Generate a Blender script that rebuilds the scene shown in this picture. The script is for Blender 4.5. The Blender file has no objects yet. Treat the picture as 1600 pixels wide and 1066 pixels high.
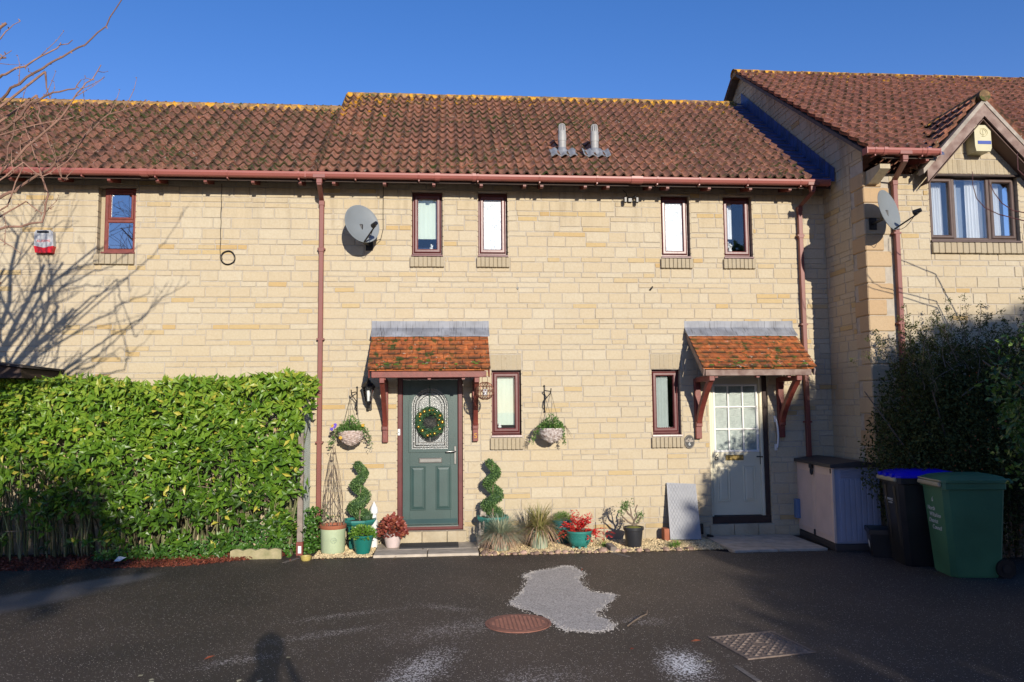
import bpy, math, random
import numpy as np
from mathutils import Vector, Matrix, noise
R=math.radians; PI=math.pi
random.seed(7); rng=np.random.default_rng(7)
S=bpy.context.scene
COL=S.collection
# ---------------------------------------------------------------- camera
GZ=0.10                                  # level of the driveway
cam=bpy.data.cameras.new('camera'); co=bpy.data.objects.new('camera',cam); COL.objects.link(co); S.camera=co
cam.sensor_width=36; cam.lens=1222/1600*36; cam.clip_start=.05; cam.clip_end=2000
p=math.atan(101/1222); yaw=R(4.9); roll=R(.54)
fw=Vector((math.sin(yaw)*math.cos(p),math.cos(yaw)*math.cos(p),math.sin(p)))
rt=Vector((math.cos(yaw),-math.sin(yaw),0)); up=rt.cross(fw)
r2=math.cos(roll)*rt-math.sin(roll)*up; u2=math.cos(roll)*up+math.sin(roll)*rt
m=Matrix((r2,u2,-fw)).transposed().to_4x4(); m.translation=Vector((0,-10.9,1.97)); co.matrix_world=m
# ---------------------------------------------------------------- sky, sun, exposure
ELEV=R(15.6); AZ=R(11.7)                 # sunlight travels towards -x (AZ off the wall normal) and down
w=bpy.data.worlds.new('World'); S.world=w; w.use_nodes=True
nt=w.node_tree; bg=nt.nodes['Background']; sky=nt.nodes.new('ShaderNodeTexSky')
sky.sky_type='NISHITA'; sky.sun_disc=False; sky.sun_elevation=ELEV
sky.air_density=1.0; sky.dust_density=0.0; sky.ozone_density=2.5
sunv=Vector((math.sin(AZ)*math.cos(ELEV),-math.cos(AZ)*math.cos(ELEV),math.sin(ELEV)))  # towards the sun
sky.sun_rotation=math.atan2(sunv.x,sunv.y)
hs=nt.nodes.new('ShaderNodeHueSaturation'); hs.inputs['Saturation'].default_value=1.3; nt.links.new(sky.outputs[0],hs.inputs['Color']); vm=nt.nodes.new('ShaderNodeVectorMath'); vm.operation='MULTIPLY'; vm.inputs[1].default_value=(1.28,.92,1.17); nt.links.new(hs.outputs[0],vm.inputs[0]); nt.links.new(vm.outputs[0],bg.inputs[0]); bg.inputs[1].default_value=.12
sl=bpy.data.lights.new('sun','SUN'); sl.energy=4.6; sl.angle=R(.5); sl.color=(1,.91,.78)
so=bpy.data.objects.new('sun',sl); COL.objects.link(so); so.rotation_euler=(-sunv).to_track_quat('-Z','Y').to_euler(); so.location=(3,-20,12)
S.view_settings.view_transform='Standard'; S.view_settings.look='None'; S.view_settings.exposure=.25; S.view_settings.gamma=1
S.cycles.max_bounces=6; S.cycles.transparent_max_bounces=12; S.cycles.use_denoising=True
# ---------------------------------------------------------------- materials
def M(name,col,rough=.6,var=.25,scale=6,bump=.0,bs=60,col2=None,attr=0,metal=0,spec=.5,trans=0,detail=5,coord='Object',coat=0):
    m=bpy.data.materials.new(name); m.use_nodes=True; t=m.node_tree; n=t.nodes; l=t.links
    b=n['Principled BSDF']; b.inputs['Roughness'].default_value=rough; b.inputs['Metallic'].default_value=metal
    b.inputs['Specular IOR Level'].default_value=spec; b.inputs['Coat Weight'].default_value=coat
    tc=n.new('ShaderNodeTexCoord'); nz=n.new('ShaderNodeTexNoise'); nz.inputs['Scale'].default_value=scale; nz.inputs['Detail'].default_value=detail
    l.new(tc.outputs[coord],nz.inputs['Vector'])
    rp=n.new('ShaderNodeValToRGB'); rp.color_ramp.elements[0].position=.3; rp.color_ramp.elements[1].position=.7
    c2=col2 or tuple(c*(1-var) for c in col)
    rp.color_ramp.elements[0].color=(*c2,1); rp.color_ramp.elements[1].color=(*col,1)
    l.new(nz.outputs[0],rp.inputs[0]); out=rp.outputs[0]
    if attr:
        a=n.new('ShaderNodeAttribute'); a.attribute_name='r'
        mr=n.new('ShaderNodeMapRange'); mr.inputs[3].default_value=1-attr; mr.inputs[4].default_value=1+attr; l.new(a.outputs['Fac'],mr.inputs[0])
        mx=n.new('ShaderNodeVectorMath'); mx.operation='SCALE'; l.new(out,mx.inputs[0]); l.new(mr.outputs[0],mx.inputs['Scale']); out=mx.outputs[0]
    l.new(out,b.inputs['Base Color'])
    if bump:
        n2=n.new('ShaderNodeTexNoise'); n2.inputs['Scale'].default_value=bs; n2.inputs['Detail'].default_value=6; l.new(tc.outputs[coord],n2.inputs['Vector'])
        bp=n.new('ShaderNodeBump'); bp.inputs['Strength'].default_value=bump; bp.inputs['Distance'].default_value=.01; l.new(n2.outputs[0],bp.inputs['Height']); l.new(bp.outputs[0],b.inputs['Normal'])
    if trans:
        o=n['Material Output']; tr=n.new('ShaderNodeBsdfTranslucent'); l.new(out,tr.inputs[0]); ms=n.new('ShaderNodeMixShader'); ms.inputs[0].default_value=trans
        l.new(b.outputs[0],ms.inputs[1]); l.new(tr.outputs[0],ms.inputs[2]); l.new(ms.outputs[0],o.inputs[0])
    m['out']='' ; return m
def ramp(n,stops):
    rp=n.new('ShaderNodeValToRGB'); e=rp.color_ramp.elements
    while len(e)<len(stops): e.new(.5)
    for i,(q,c) in enumerate(stops): e[i].position=q; e[i].color=(*c,1)
    return rp
def nodes(name):
    m=bpy.data.materials.new(name); m.use_nodes=True; return m,m.node_tree.nodes,m.node_tree.links,m.node_tree.nodes['Principled BSDF']
def noi(n,l,vec,scale,detail=5,rough=.5):
    z=n.new('ShaderNodeTexNoise'); z.inputs['Scale'].default_value=scale; z.inputs['Detail'].default_value=detail; z.inputs['Roughness'].default_value=rough; l.new(vec,z.inputs['Vector']); return z.outputs[0]
def mrange(n,l,x,a,b,c=0,d=1):
    q=n.new('ShaderNodeMapRange'); l.new(x,q.inputs[0])
    for i,v in enumerate((a,b,c,d)): q.inputs[i+1].default_value=v
    return q.outputs[0]
def mixc(n,l,f,a,b):
    x=n.new('ShaderNodeMix'); x.data_type='RGBA'
    if isinstance(f,float): x.inputs[0].default_value=f
    else: l.new(f,x.inputs[0])
    for s,v in ((6,a),(7,b)):
        if isinstance(v,tuple): x.inputs[s].default_value=(*v,1)
        else: l.new(v,x.inputs[s])
    return x.outputs[2]
def mth(n,l,op,a,b=None):
    x=n.new('ShaderNodeMath'); x.operation=op
    for i,v in enumerate((a,b)):
        if v is None: continue
        if isinstance(v,(int,float)): x.inputs[i].default_value=v
        else: l.new(v,x.inputs[i])
    return x.outputs[0]
def stone_mat(name,dark=1.0,orange=.0):
    dark*=.945
    m,n,l,b=nodes(name); b.inputs['Roughness'].default_value=.88; b.inputs['Specular IOR Level'].default_value=.25
    tc=n.new('ShaderNodeTexCoord').outputs['Object']; a=n.new('ShaderNodeAttribute'); a.attribute_name='r'
    d=dark
    rp=ramp(n,[(0,(.555*d,.49*d,.36*d)),(.35,(.525*d,.452*d,.32*d)),(.6,(.54*d,.46*d,.32*d)),(.86,(.52*d,.435*d,.295*d)),(.95,(.53*d,.405*d,.21*d)),(1,(.51*d,.355*d,.16*d))])
    if orange: rp=ramp(n,[(0,(.54*d,.45*d,.32*d)),(.5,(.53*d,.40*d,.25*d)),(1,(.50*d,.34*d,.19*d))])
    l.new(a.outputs['Fac'],rp.inputs[0])
    f=noi(n,l,tc,38,7,.65); c=mixc(n,l,mrange(n,l,f,.35,.75,0,.34),rp.outputs[0],(.38*d,.28*d,.16*d))
    g=noi(n,l,tc,1.1,4); c=mixc(n,l,mrange(n,l,g,.55,.8,0,.28),c,(.42*d,.30*d,.17*d))
    k=noi(n,l,tc,7,6,.6); c=mixc(n,l,mrange(n,l,k,.66,.78,0,.45),c,(.30*d,.20*d,.11*d))
    sx=n.new('ShaderNodeSeparateXYZ'); gm_=n.new('ShaderNodeNewGeometry'); l.new(gm_.outputs['Position'],sx.inputs[0])
    sm=n.new('ShaderNodeMapping'); sm.inputs['Scale'].default_value=(5,5,.5); l.new(gm_.outputs['Position'],sm.inputs[0]); sk_=noi(n,l,sm.outputs[0],1.6,5,.6)
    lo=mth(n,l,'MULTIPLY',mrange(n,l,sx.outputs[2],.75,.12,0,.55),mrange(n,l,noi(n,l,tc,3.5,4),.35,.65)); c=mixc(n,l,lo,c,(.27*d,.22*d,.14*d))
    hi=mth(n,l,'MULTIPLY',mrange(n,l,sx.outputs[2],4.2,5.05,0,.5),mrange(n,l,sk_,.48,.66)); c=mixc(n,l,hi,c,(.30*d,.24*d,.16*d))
    md=mth(n,l,'MULTIPLY',mrange(n,l,sk_,.60,.72,0,.35),mrange(n,l,noi(n,l,tc,1.7,3),.5,.62)); c=mixc(n,l,md,c,(.30*d,.21*d,.12*d))
    l.new(c,b.inputs['Base Color'])
    bp=n.new('ShaderNodeBump'); bp.inputs['Strength'].default_value=.55; bp.inputs['Distance'].default_value=.012; l.new(noi(n,l,tc,26,8,.62),bp.inputs['Height']); l.new(bp.outputs[0],b.inputs['Normal'])
    return m
def roof_mat(name,base,base2,lich=1.0,moss=1.0,mb=.02):
    m,n,l,b=nodes(name); b.inputs['Roughness'].default_value=.85; b.inputs['Specular IOR Level'].default_value=.3
    tc=n.new('ShaderNodeTexCoord').outputs['Object']
    a=n.new('ShaderNodeAttribute'); a.attribute_name='r'; q=n.new('ShaderNodeAttribute'); q.attribute_name='q'; e=n.new('ShaderNodeAttribute'); e.attribute_name='e'
    c=mixc(n,l,a.outputs['Fac'],base,base2)
    c=mixc(n,l,mrange(n,l,noi(n,l,tc,16,6,.65),.38,.68,0,.75),c,(base2[0]*.45,base2[1]*.5,base2[2]*.55))
    c=mixc(n,l,mrange(n,l,noi(n,l,tc,45,4,.6),.55,.75,0,.5),c,(.36,.23,.17))
    # dirt at the lips of the tiles, moss, grey and yellow lichen
    c=mixc(n,l,mth(n,l,'MULTIPLY',mrange(n,l,noi(n,l,tc,9,5,.6),.36,.55,0,.92),mrange(n,l,e.outputs['Fac'],.2,.8)),c,(.04,.03,.02))
    ms=mth(n,l,'MULTIPLY',mrange(n,l,noi(n,l,tc,11,5,.6),.55-mb,.62-mb),mrange(n,l,noi(n,l,tc,.8,3),.36,.56)); ms=mth(n,l,'MULTIPLY',ms,moss)
    c=mixc(n,l,ms,c,(.055,.07,.018))
    gl=mrange(n,l,noi(n,l,tc,17,3,.5),.685,.70,0,.8); c=mixc(n,l,gl,c,(.45,.40,.33))
    yh=mrange(n,l,q.outputs['Fac'],.45,1.0,-.16,.16)
    yl=mrange(n,l,mth(n,l,'ADD',noi(n,l,tc,7.5,5,.6),yh),.68,.72,0,lich); c=mixc(n,l,yl,c,(.55,.29,.03))
    l.new(c,b.inputs['Base Color'])
    bp=n.new('ShaderNodeBump'); bp.inputs['Strength'].default_value=.6; bp.inputs['Distance'].default_value=.01; l.new(noi(n,l,tc,40,7,.65),bp.inputs['Height']); l.new(bp.outputs[0],b.inputs['Normal'])
    return m
def glass_mat(name,tint=(.9,.95,.95),refl=.12,rough=.02,solid=None):
    m=bpy.data.materials.new(name); m.use_nodes=True; n=m.node_tree.nodes; l=m.node_tree.links
    g=n.new('ShaderNodeBsdfGlossy'); g.inputs['Roughness'].default_value=rough
    t=n.new('ShaderNodeBsdfTransparent'); t.inputs[0].default_value=(*tint,1)
    fr=n.new('ShaderNodeFresnel'); fr.inputs[0].default_value=1.5
    f=mth(n,l,'ADD',mth(n,l,'MULTIPLY',fr.outputs[0],1.3),refl); mx=n.new('ShaderNodeMixShader'); l.new(f,mx.inputs[0]); l.new(t.outputs[0],mx.inputs[1]); l.new(g.outputs[0],mx.inputs[2])
    l.new(mx.outputs[0],n['Material Output'].inputs[0]); return m
def leaf_mat(name,cols,rough=.4,trans=.22,spec=.5):
    m,n,l,b=nodes(name); b.inputs['Roughness'].default_value=rough; b.inputs['Specular IOR Level'].default_value=spec
    a=n.new('ShaderNodeAttribute'); a.attribute_name='r'
    k=len(cols); rp=ramp(n,[(i/(k-1),c) for i,c in enumerate(cols)]); l.new(a.outputs['Fac'],rp.inputs[0])
    l.new(rp.outputs[0],b.inputs['Base Color'])
    tr=n.new('ShaderNodeBsdfTranslucent'); l.new(rp.outputs[0],tr.inputs[0]); ms=n.new('ShaderNodeMixShader'); ms.inputs[0].default_value=trans
    l.new(b.outputs[0],ms.inputs[1]); l.new(tr.outputs[0],ms.inputs[2]); l.new(ms.outputs[0],n['Material Output'].inputs[0]); return m

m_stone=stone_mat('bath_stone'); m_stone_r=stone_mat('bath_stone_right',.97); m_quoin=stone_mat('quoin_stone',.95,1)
m_brick=stone_mat('buff_sill_brick',.80); m_soldier=stone_mat('soldier_brick',.83)
m_mortar=M('mortar',(.46,.41,.335),.95,.25,12,.4,80)
m_roof=roof_mat('pantile',(.43,.19,.115),(.29,.13,.085),1,1); m_roof_l=roof_mat('pantile_mossy',(.39,.175,.11),(.25,.115,.078),1.0,1,mb=.045)
m_roof_r=roof_mat('pantile_right',(.48,.20,.12),(.36,.14,.09),.8,.35)
m_ridge=roof_mat('ridge_tile',(.44,.26,.10),(.33,.20,.10),1,.9)
m_plain=roof_mat('canopy_tile',(.62,.20,.06),(.50,.135,.04),.0,1)
m_gutter=M('brown_plastic',(.33,.105,.085),.42,.12,3,0,attr=.06); m_pipe=M('maroon_downpipe',(.215,.062,.048),.42,.2,2,0,attr=.06)
m_upvc=M('rosewood_frame',(.125,.028,.028),.33,.25,9,.05,30)
m_upvc_d=M('brown_timber_frame',(.085,.05,.04),.5,.3,9,.1,30)
m_redwood=M('red_painted_timber',(.21,.045,.032),.5,.35,14,.15,50)
m_darktim=M('dark_timber',(.05,.028,.02),.7,.4,10,.2,40)
m_soffit=M('brown_soffit',(.11,.06,.045),.7,.2,4)
m_grey_tim=M('weathered_grey_timber',(.30,.25,.21),.8,.45,9,.4,50)
m_barge=M('faded_bargeboard',(.33,.25,.21),.8,.5,7,.4,60,col2=(.13,.07,.055))
m_cement=M('verge_mortar',(.42,.37,.31),.9,.4,9,.5,60)
m_vergeu=M('verge_undercloak',(.13,.105,.09),.9,.4,9,.4,60)
m_lead=M('lead_flashing',(.27,.285,.31),.5,.35,16,.15,40,col2=(.15,.16,.175))
m_leadb=M('sky_tinted_lead_valley',(.055,.09,.25),.55,.5,7,.4,30,col2=(.03,.045,.10))  # sky reflection painted into the shaded lead as blue
m_dgreen=M('green_door_paint',(.038,.078,.072),.36,.2,3,.08,60)
m_cream=M('cream_door_paint',(.70,.65,.47),.4,.08,3)
m_white=M('white_plastic',(.75,.76,.76),.4,.08,4)
m_whiteg=M('white_glazing_bar',(.78,.78,.74),.4,.06,4)
m_black=M('black_metal',(.012,.012,.013),.4,.2,9)
m_steel=M('polished_steel',(.27,.27,.26),.3,.15,9,metal=.9)
m_brass=M('brass',(.45,.33,.12),.35,.2,9,metal=.8)
m_dish=M('grey_dish',(.21,.235,.245),.45,.15,4)
m_glass=glass_mat('window_glass',(.95,.97,.97),.02); m_glassd=glass_mat('reflective_glass',(.45,.5,.55),.45)
m_obs=M('obscured_glass',(.54,.60,.65),.25,.3,14,.8,45,col2=(.34,.41,.48))
m_obs2=M('obscured_door_glass',(.30,.36,.33),.25,.25,20,.5,60)
m_blind=M('pale_green_blind',(.60,.68,.60),.8,.05,4); m_blindw=M('grey_net_blind',(.42,.47,.46),.8,.12,6)
m_curtain=M('white_curtain',(.75,.76,.80),.85,.06,5); m_room=M('dim_room',(.035,.045,.06),.9,.2,3)
m_navy=M('navy_sill_cloth',(.02,.05,.14),.8,.2,6)
m_teal=M('teal_pot',(.012,.16,.13),.32,.15,6); m_teal2=M('weathered_teal_pot',(.03,.22,.19),.5,.3,9,.1,30); m_teal3=M('dark_teal_pot',(.02,.13,.14),.5,.3,9)
m_sage=M('sage_pot',(.42,.50,.32),.5,.15,7,.1,30); m_glaze=M('glazed_pale_green_pot',(.42,.50,.36),.35,.35,9,.1,20,col2=(.25,.33,.24))
m_pink=M('pale_pink_pot',(.62,.52,.50),.6,.12,7); m_blackp=M('black_plastic_pot',(.03,.032,.038),.4,.3,8)
m_terra=M('terracotta',(.36,.12,.06),.8,.25,9,.2,50)
m_soil=M('potting_soil',(.05,.03,.02),.95,.4,30,.6,60)
m_twig=M('willow_twig',(.20,.15,.11),.8,.35,20,.2,60); m_bark=M('bare_branch_bark',(.30,.17,.12),.8,.4,14,.3,80,attr=.25)
m_trunk=M('grey_brown_bark',(.12,.09,.065),.9,.4,9,.6,30)
m_slab=M('concrete_paving',(.53,.46,.37),.85,.35,7,.4,60,attr=.08); m_mat=M('rubber_door_mat',(.05,.05,.052),.8,.3,30,.4,90)
m_stepstone=stone_mat('step_stone',.95)
m_pebble=M('cobble',(.36,.24,.18),.6,.3,9,.2,40,attr=.45)
m_figur=M('stone_ornament',(.42,.37,.31),.9,.4,14,.4,60)
m_binG=M('green_wheelie_plastic',(.065,.20,.11),.42,.3,2.5,.12,25); m_binK=M('black_wheelie_plastic',(.026,.025,.026),.4,.4,3,.12,25)
m_binB=M('blue_bin_lid',(.004,.006,.62),.35,.1,5); m_lip=M('lit_bin_front_lip',(.48,.42,.28),.5,.3,14)  # lip's tan paints in the light caught by the front handle
m_boxD=M('warm_lit_taupe_resin',(.74,.56,.46),.6,.15,3,.05,40); m_boxS=M('sky_shaded_grey_resin',(.34,.35,.44),.55,.08,4); m_boxT=M('charcoal_resin_lid',(.06,.05,.047),.55,.2,5)  # doors pinker, side bluer: warm bounce and sky shade put into the colours
m_print=M('white_print',(.7,.72,.7),.6,.1,9); m_red=M('red_plastic',(.6,.006,.01),.25,.1,5); m_blue=M('blue_label',(.02,.06,.32),.4,.1,5)
m_alarm=M('aged_cream_plastic',(.54,.50,.31),.45,.12,5); m_gold=M('gold_bauble',(.75,.42,.08),.18,.1,5,metal=.75)
m_wicker=M('pale_wicker',(.72,.62,.57),.8,.3,30,.3,50,col2=(.34,.24,.19)); m_copper=M('copper_wire',(.30,.13,.08),.4,.3,20,metal=.5)
m_rust=M('red_oxide_cover',(.30,.13,.09),.75,.3,30,.5,90); m_iron=M('rusty_cast_iron',(.20,.15,.12),.65,.4,20,.5,60)
m_foam=M('grey_textured_panel',(.31,.32,.34),.6,.1,9,.1,60)
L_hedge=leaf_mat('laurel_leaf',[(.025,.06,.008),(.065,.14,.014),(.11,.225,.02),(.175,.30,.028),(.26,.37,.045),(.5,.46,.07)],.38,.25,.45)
L_ivy=leaf_mat('ivy_leaf',[(.03,.09,.015),(.06,.16,.02),(.1,.2,.03)],.4)
L_box=leaf_mat('box_leaf',[(.04,.09,.03),(.11,.21,.06),(.20,.32,.10)],.5)
L_bush=leaf_mat('small_dark_leaf',[(.030,.038,.012),(.07,.085,.026),(.13,.14,.045)],.75,.15,.12)
L_right=leaf_mat('evergreen_leaf',[(.03,.07,.012),(.08,.16,.025),(.17,.27,.05)],.35)
L_heu=leaf_mat('bronze_red_leaf',[(.16,.03,.025),(.30,.07,.05),(.36,.12,.06)],.45)
L_red=leaf_mat('scarlet_leaf',[(.35,.01,.01),(.62,.015,.02),(.70,.05,.03)],.4)
L_green=leaf_mat('fresh_green_leaf',[(.06,.15,.02),(.12,.25,.03),(.20,.33,.05)],.4)
L_bask=leaf_mat('basket_leaf',[(.05,.12,.025),(.10,.22,.045),(.22,.30,.10)],.45)
L_fes=leaf_mat('blue_fescue_blade',[(.38,.42,.30),(.27,.36,.26),(.48,.46,.29)],.6); L_fdry=leaf_mat('dry_straw_blade',[(.40,.27,.19),(.55,.38,.26)],.7)
L_sedge=leaf_mat('sedge_blade',[(.14,.18,.04),(.30,.28,.09),(.48,.37,.20)],.6)
L_litter=leaf_mat('fallen_red_leaf',[(.09,.02,.012),(.20,.045,.025),(.28,.09,.045)],.7,.1)
L_pine=leaf_mat('wreath_needle',[(.03,.09,.05),(.06,.15,.07),(.11,.22,.07)],.5)
L_pur=leaf_mat('violet_petal',[(.12,.06,.5),(.2,.1,.6)],.6); L_yel=leaf_mat('yellow_petal',[(.6,.35,.02),(.7,.45,.05)],.6)
# ---------------------------------------------------------------- mesh builder
class B:
    def __init__(s): s.v=[]; s.f={}; s.n=0; s.at={}
    def add(s,vs,fs,r=None,**kw):
        vs=np.asarray(vs,dtype=np.float64).reshape(-1,3); k=len(vs); o=s.n; s.v.append(vs); s.n+=k
        for f in fs:
            s.f.setdefault(len(f),[]).append(np.asarray([f])+o)
        for key in set(list(s.at)+list(kw)+['r']):
            val=(r if r is not None else random.random()) if key=='r' else kw.get(key,0)
            s.at.setdefault(key,[np.zeros(o)] if key not in s.at and o else []); s.at[key].append(np.broadcast_to(np.asarray(val,float),(k,)))
    def addnp(s,vs,faces,r):
        o=s.n; s.v.append(vs); s.n+=len(vs); s.f.setdefault(faces.shape[1],[]).append(faces+o)
        for key in set(list(s.at)+['r']):
            s.at.setdefault(key,[np.zeros(o)] if key not in s.at and o else []); s.at[key].append(r if key=='r' else np.zeros(len(vs)))
    def box(s,x0,x1,y0,y1,z0,z1,r=None):
        s.add([(x0,y0,z0),(x1,y0,z0),(x1,y1,z0),(x0,y1,z0),(x0,y0,z1),(x1,y0,z1),(x1,y1,z1),(x0,y1,z1)],[(0,3,2,1),(4,5,6,7),(0,1,5,4),(1,2,6,5),(2,3,7,6),(3,0,4,7)],r)
    def cbox(s,x0,x1,y0,y1,z0,z1,c=.004,r=None):
        c=min(c,(x1-x0)*.4,(y1-y0)*.4,(z1-z0)*.4); X=[x0,x1];Y=[y0,y1];Z=[z0,z1]; vs=[];idx={}
        for i in (0,1):
            for j in (0,1):
                for k in (0,1):
                    sx,sy,sz=(1-2*i)*c,(1-2*j)*c,(1-2*k)*c
                    for a,d in enumerate(((0,sy,sz),(sx,0,sz),(sx,sy,0))): idx[i,j,k,a]=len(vs); vs.append((X[i]+d[0],Y[j]+d[1],Z[k]+d[2]))
        fs=[]
        for i in (0,1): q=[idx[i,0,0,0],idx[i,1,0,0],idx[i,1,1,0],idx[i,0,1,0]]; fs.append(q if i else q[::-1])
        for j in (0,1): q=[idx[0,j,0,1],idx[0,j,1,1],idx[1,j,1,1],idx[1,j,0,1]]; fs.append(q if j else q[::-1])
        for k in (0,1): q=[idx[0,0,k,2],idx[1,0,k,2],idx[1,1,k,2],idx[0,1,k,2]]; fs.append(q if k else q[::-1])
        for i in (0,1):
            for j in (0,1): q=[idx[i,j,0,0],idx[i,j,1,0],idx[i,j,1,1],idx[i,j,0,1]]; fs.append(q if (i==j) else q[::-1])
        for i in (0,1):
            for k in (0,1): q=[idx[i,0,k,0],idx[i,1,k,0],idx[i,1,k,2],idx[i,0,k,2]]; fs.append(q if i!=k else q[::-1])
        for j in (0,1):
            for k in (0,1): q=[idx[0,j,k,1],idx[1,j,k,1],idx[1,j,k,2],idx[0,j,k,2]]; fs.append(q if j==k else q[::-1])
        for i in (0,1):
            for j in (0,1):
                for k in (0,1): q=[idx[i,j,k,0],idx[i,j,k,1],idx[i,j,k,2]]; fs.append(q if (i+j+k)%2 else q[::-1])
        s.add(vs,fs,r)
    def prism(s,poly,a,b_,axis='x',r=None):
        # poly in the two other axes, extruded along axis
        k=len(poly); vs=[]
        for t in (a,b_):
            for u,v in poly: vs.append({'x':(t,u,v),'y':(u,t,v),'z':(u,v,t)}[axis])
        fs=[tuple(range(k))[::-1],tuple(range(k,2*k))]+[(i,(i+1)%k,k+(i+1)%k,k+i) for i in range(k)]
        s.add(vs,fs,r)
    def tube(s,pts,rad,n=8,r=None,cap=True):
        P=[Vector(q) for q in pts]; k=len(P); rad=rad if hasattr(rad,'__len__') else [rad]*k; vs=[]; t0=None
        for i in range(k):
            t=(P[min(i+1,k-1)]-P[max(i-1,0)])
            if t.length<1e-9: t=Vector((0,0,1))
            t.normalize()
            if t0 is None:
                a=Vector((0,0,1)) if abs(t.z)<.9 else Vector((1,0,0)); u=t.cross(a).normalized()
            else:
                u=(u-t*u.dot(t)); u=u.normalized() if u.length>1e-6 else t.cross(Vector((0,0,1))).normalized()
            t0=t; v=t.cross(u)
            for j in range(n):
                an=2*PI*j/n; vs.append(P[i]+(u*math.cos(an)+v*math.sin(an))*rad[i])
        fs=[(i*n+j,i*n+(j+1)%n,(i+1)*n+(j+1)%n,(i+1)*n+j) for i in range(k-1) for j in range(n)]
        if cap: fs+= [tuple(range(n))[::-1],tuple((k-1)*n+j for j in range(n))]
        s.add(vs,fs,r)
    def lathe(s,prof,c=(0,0,0),n=24,r=None,sq=None,rot=0):
        vs=[]
        for rr,z in prof:
            for j in range(n):
                a=2*PI*j/n+rot; vs.append((c[0]+rr*math.cos(a),c[1]+rr*math.sin(a),c[2]+z))
        k=len(prof); fs=[(i*n+j,i*n+(j+1)%n,(i+1)*n+(j+1)%n,(i+1)*n+j) for i in range(k-1) for j in range(n)]
        fs+=[tuple(range(n))[::-1],tuple((k-1)*n+j for j in range(n))]
        s.add(vs,fs,r)
    def ball(s,c,rx,ry=None,rz=None,n=12,m=8,r=None,jit=0,rotm=None):
        ry=ry or rx; rz=rz or rx; vs=[]; 
        for i in range(m+1):
            th=PI*i/m
            for j in range(n):
                a=2*PI*j/n; d=Vector((math.sin(th)*math.cos(a),math.sin(th)*math.sin(a),math.cos(th)))
                q=1+jit*noise.noise(d*2+Vector(c)*9) if jit else 1
                d=Vector((d.x*rx*q,d.y*ry*q,d.z*rz*q))
                if rotm: d=rotm@d
                vs.append(Vector(c)+d)
        s.add(vs,[(i*n+j,(i+1)*n+j,(i+1)*n+(j+1)%n,i*n+(j+1)%n) for i in range(m) for j in range(n)],r)
    def xf(s,mat):
        A=np.array(mat); s.v=[v@A[:3,:3].T+A[:3,3] for v in s.v]; return s
    def build(s,name,mat,parent=None,smooth=False,world=True):
        V=np.concatenate(s.v) if s.v else np.zeros((0,3))
        if parent is not None and world: V=V-np.array(wloc(parent))
        me=bpy.data.meshes.new(name); me.vertices.add(len(V)); me.vertices.foreach_set('co',V.astype(np.float32).ravel())
        li=[];st=[];tot=[];c=0
        for k,fl in s.f.items():
            F=np.concatenate(fl); li.append(F.ravel()); st.append(c+np.arange(len(F))*k); tot.append(np.full(len(F),k)); c+=F.size
        li=np.concatenate(li); me.loops.add(len(li)); me.loops.foreach_set('vertex_index',li.astype(np.int32))
        st=np.concatenate(st); tot=np.concatenate(tot)
        me.polygons.add(len(st)); me.polygons.foreach_set('loop_start',st.astype(np.int32)); 
        try: me.polygons.foreach_set('loop_total',tot.astype(np.int32))
        except Exception: pass
        me.update(calc_edges=True)
        for key,a in s.at.items():
            at=me.attributes.new(key,'FLOAT','POINT'); at.data.foreach_set('value',np.concatenate(a).astype(np.float32))
        me.validate()
        me.polygons.foreach_set('use_smooth',np.full(len(me.polygons),bool(smooth)))
        if smooth:
            try: me.set_sharp_from_angle(angle=R(38))
            except Exception: pass
        me.materials.append(mat); o=bpy.data.objects.new(name,me); COL.objects.link(o)
        if parent is not None: o.parent=parent
        return o
def wloc(o):
    v=Vector(o.location)
    while o.parent: o=o.parent; v+=o.location
    return v
def tag(o,label,cat,group=None):
    o['label']=label; o['category']=cat
    if group: o['group']=group
    return o
def thing(name,label,cat,loc=(0,0,GZ),group=None,rz=0):
    o=bpy.data.objects.new(name,None); o.empty_display_size=.1; COL.objects.link(o); o.location=loc; o.rotation_euler.z=rz; return tag(o,label,cat,group)
def struct(o): o['kind']='structure'; return o
def copy_tree(o,parent=None):
    c=o.copy(); COL.objects.link(c); c.parent=parent
    for ch in list(o.children): copy_tree(ch,c)
    return c
def text(name,body,size,loc,rot,mat,parent,shear=0,ext=.0008,align='CENTER',spacing=1.0):
    cu=bpy.data.curves.new(name,'FONT'); cu.body=body; cu.size=size; cu.extrude=ext; cu.align_x=align; cu.align_y='CENTER'; cu.shear=shear; cu.space_line=spacing
    o=bpy.data.objects.new(name,cu); COL.objects.link(o); bpy.context.view_layer.update()
    dg=bpy.context.evaluated_depsgraph_get(); me=bpy.data.meshes.new_from_object(o.evaluated_get(dg)); bpy.data.objects.remove(o)
    o=bpy.data.objects.new(name,me); COL.objects.link(o); me.materials.clear(); me.materials.append(mat)
    o.location=Vector(loc)-(wloc(parent) if parent else Vector()); o.rotation_euler=rot; o.parent=parent; return o
FRONT=(PI/2,0,0)
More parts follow.
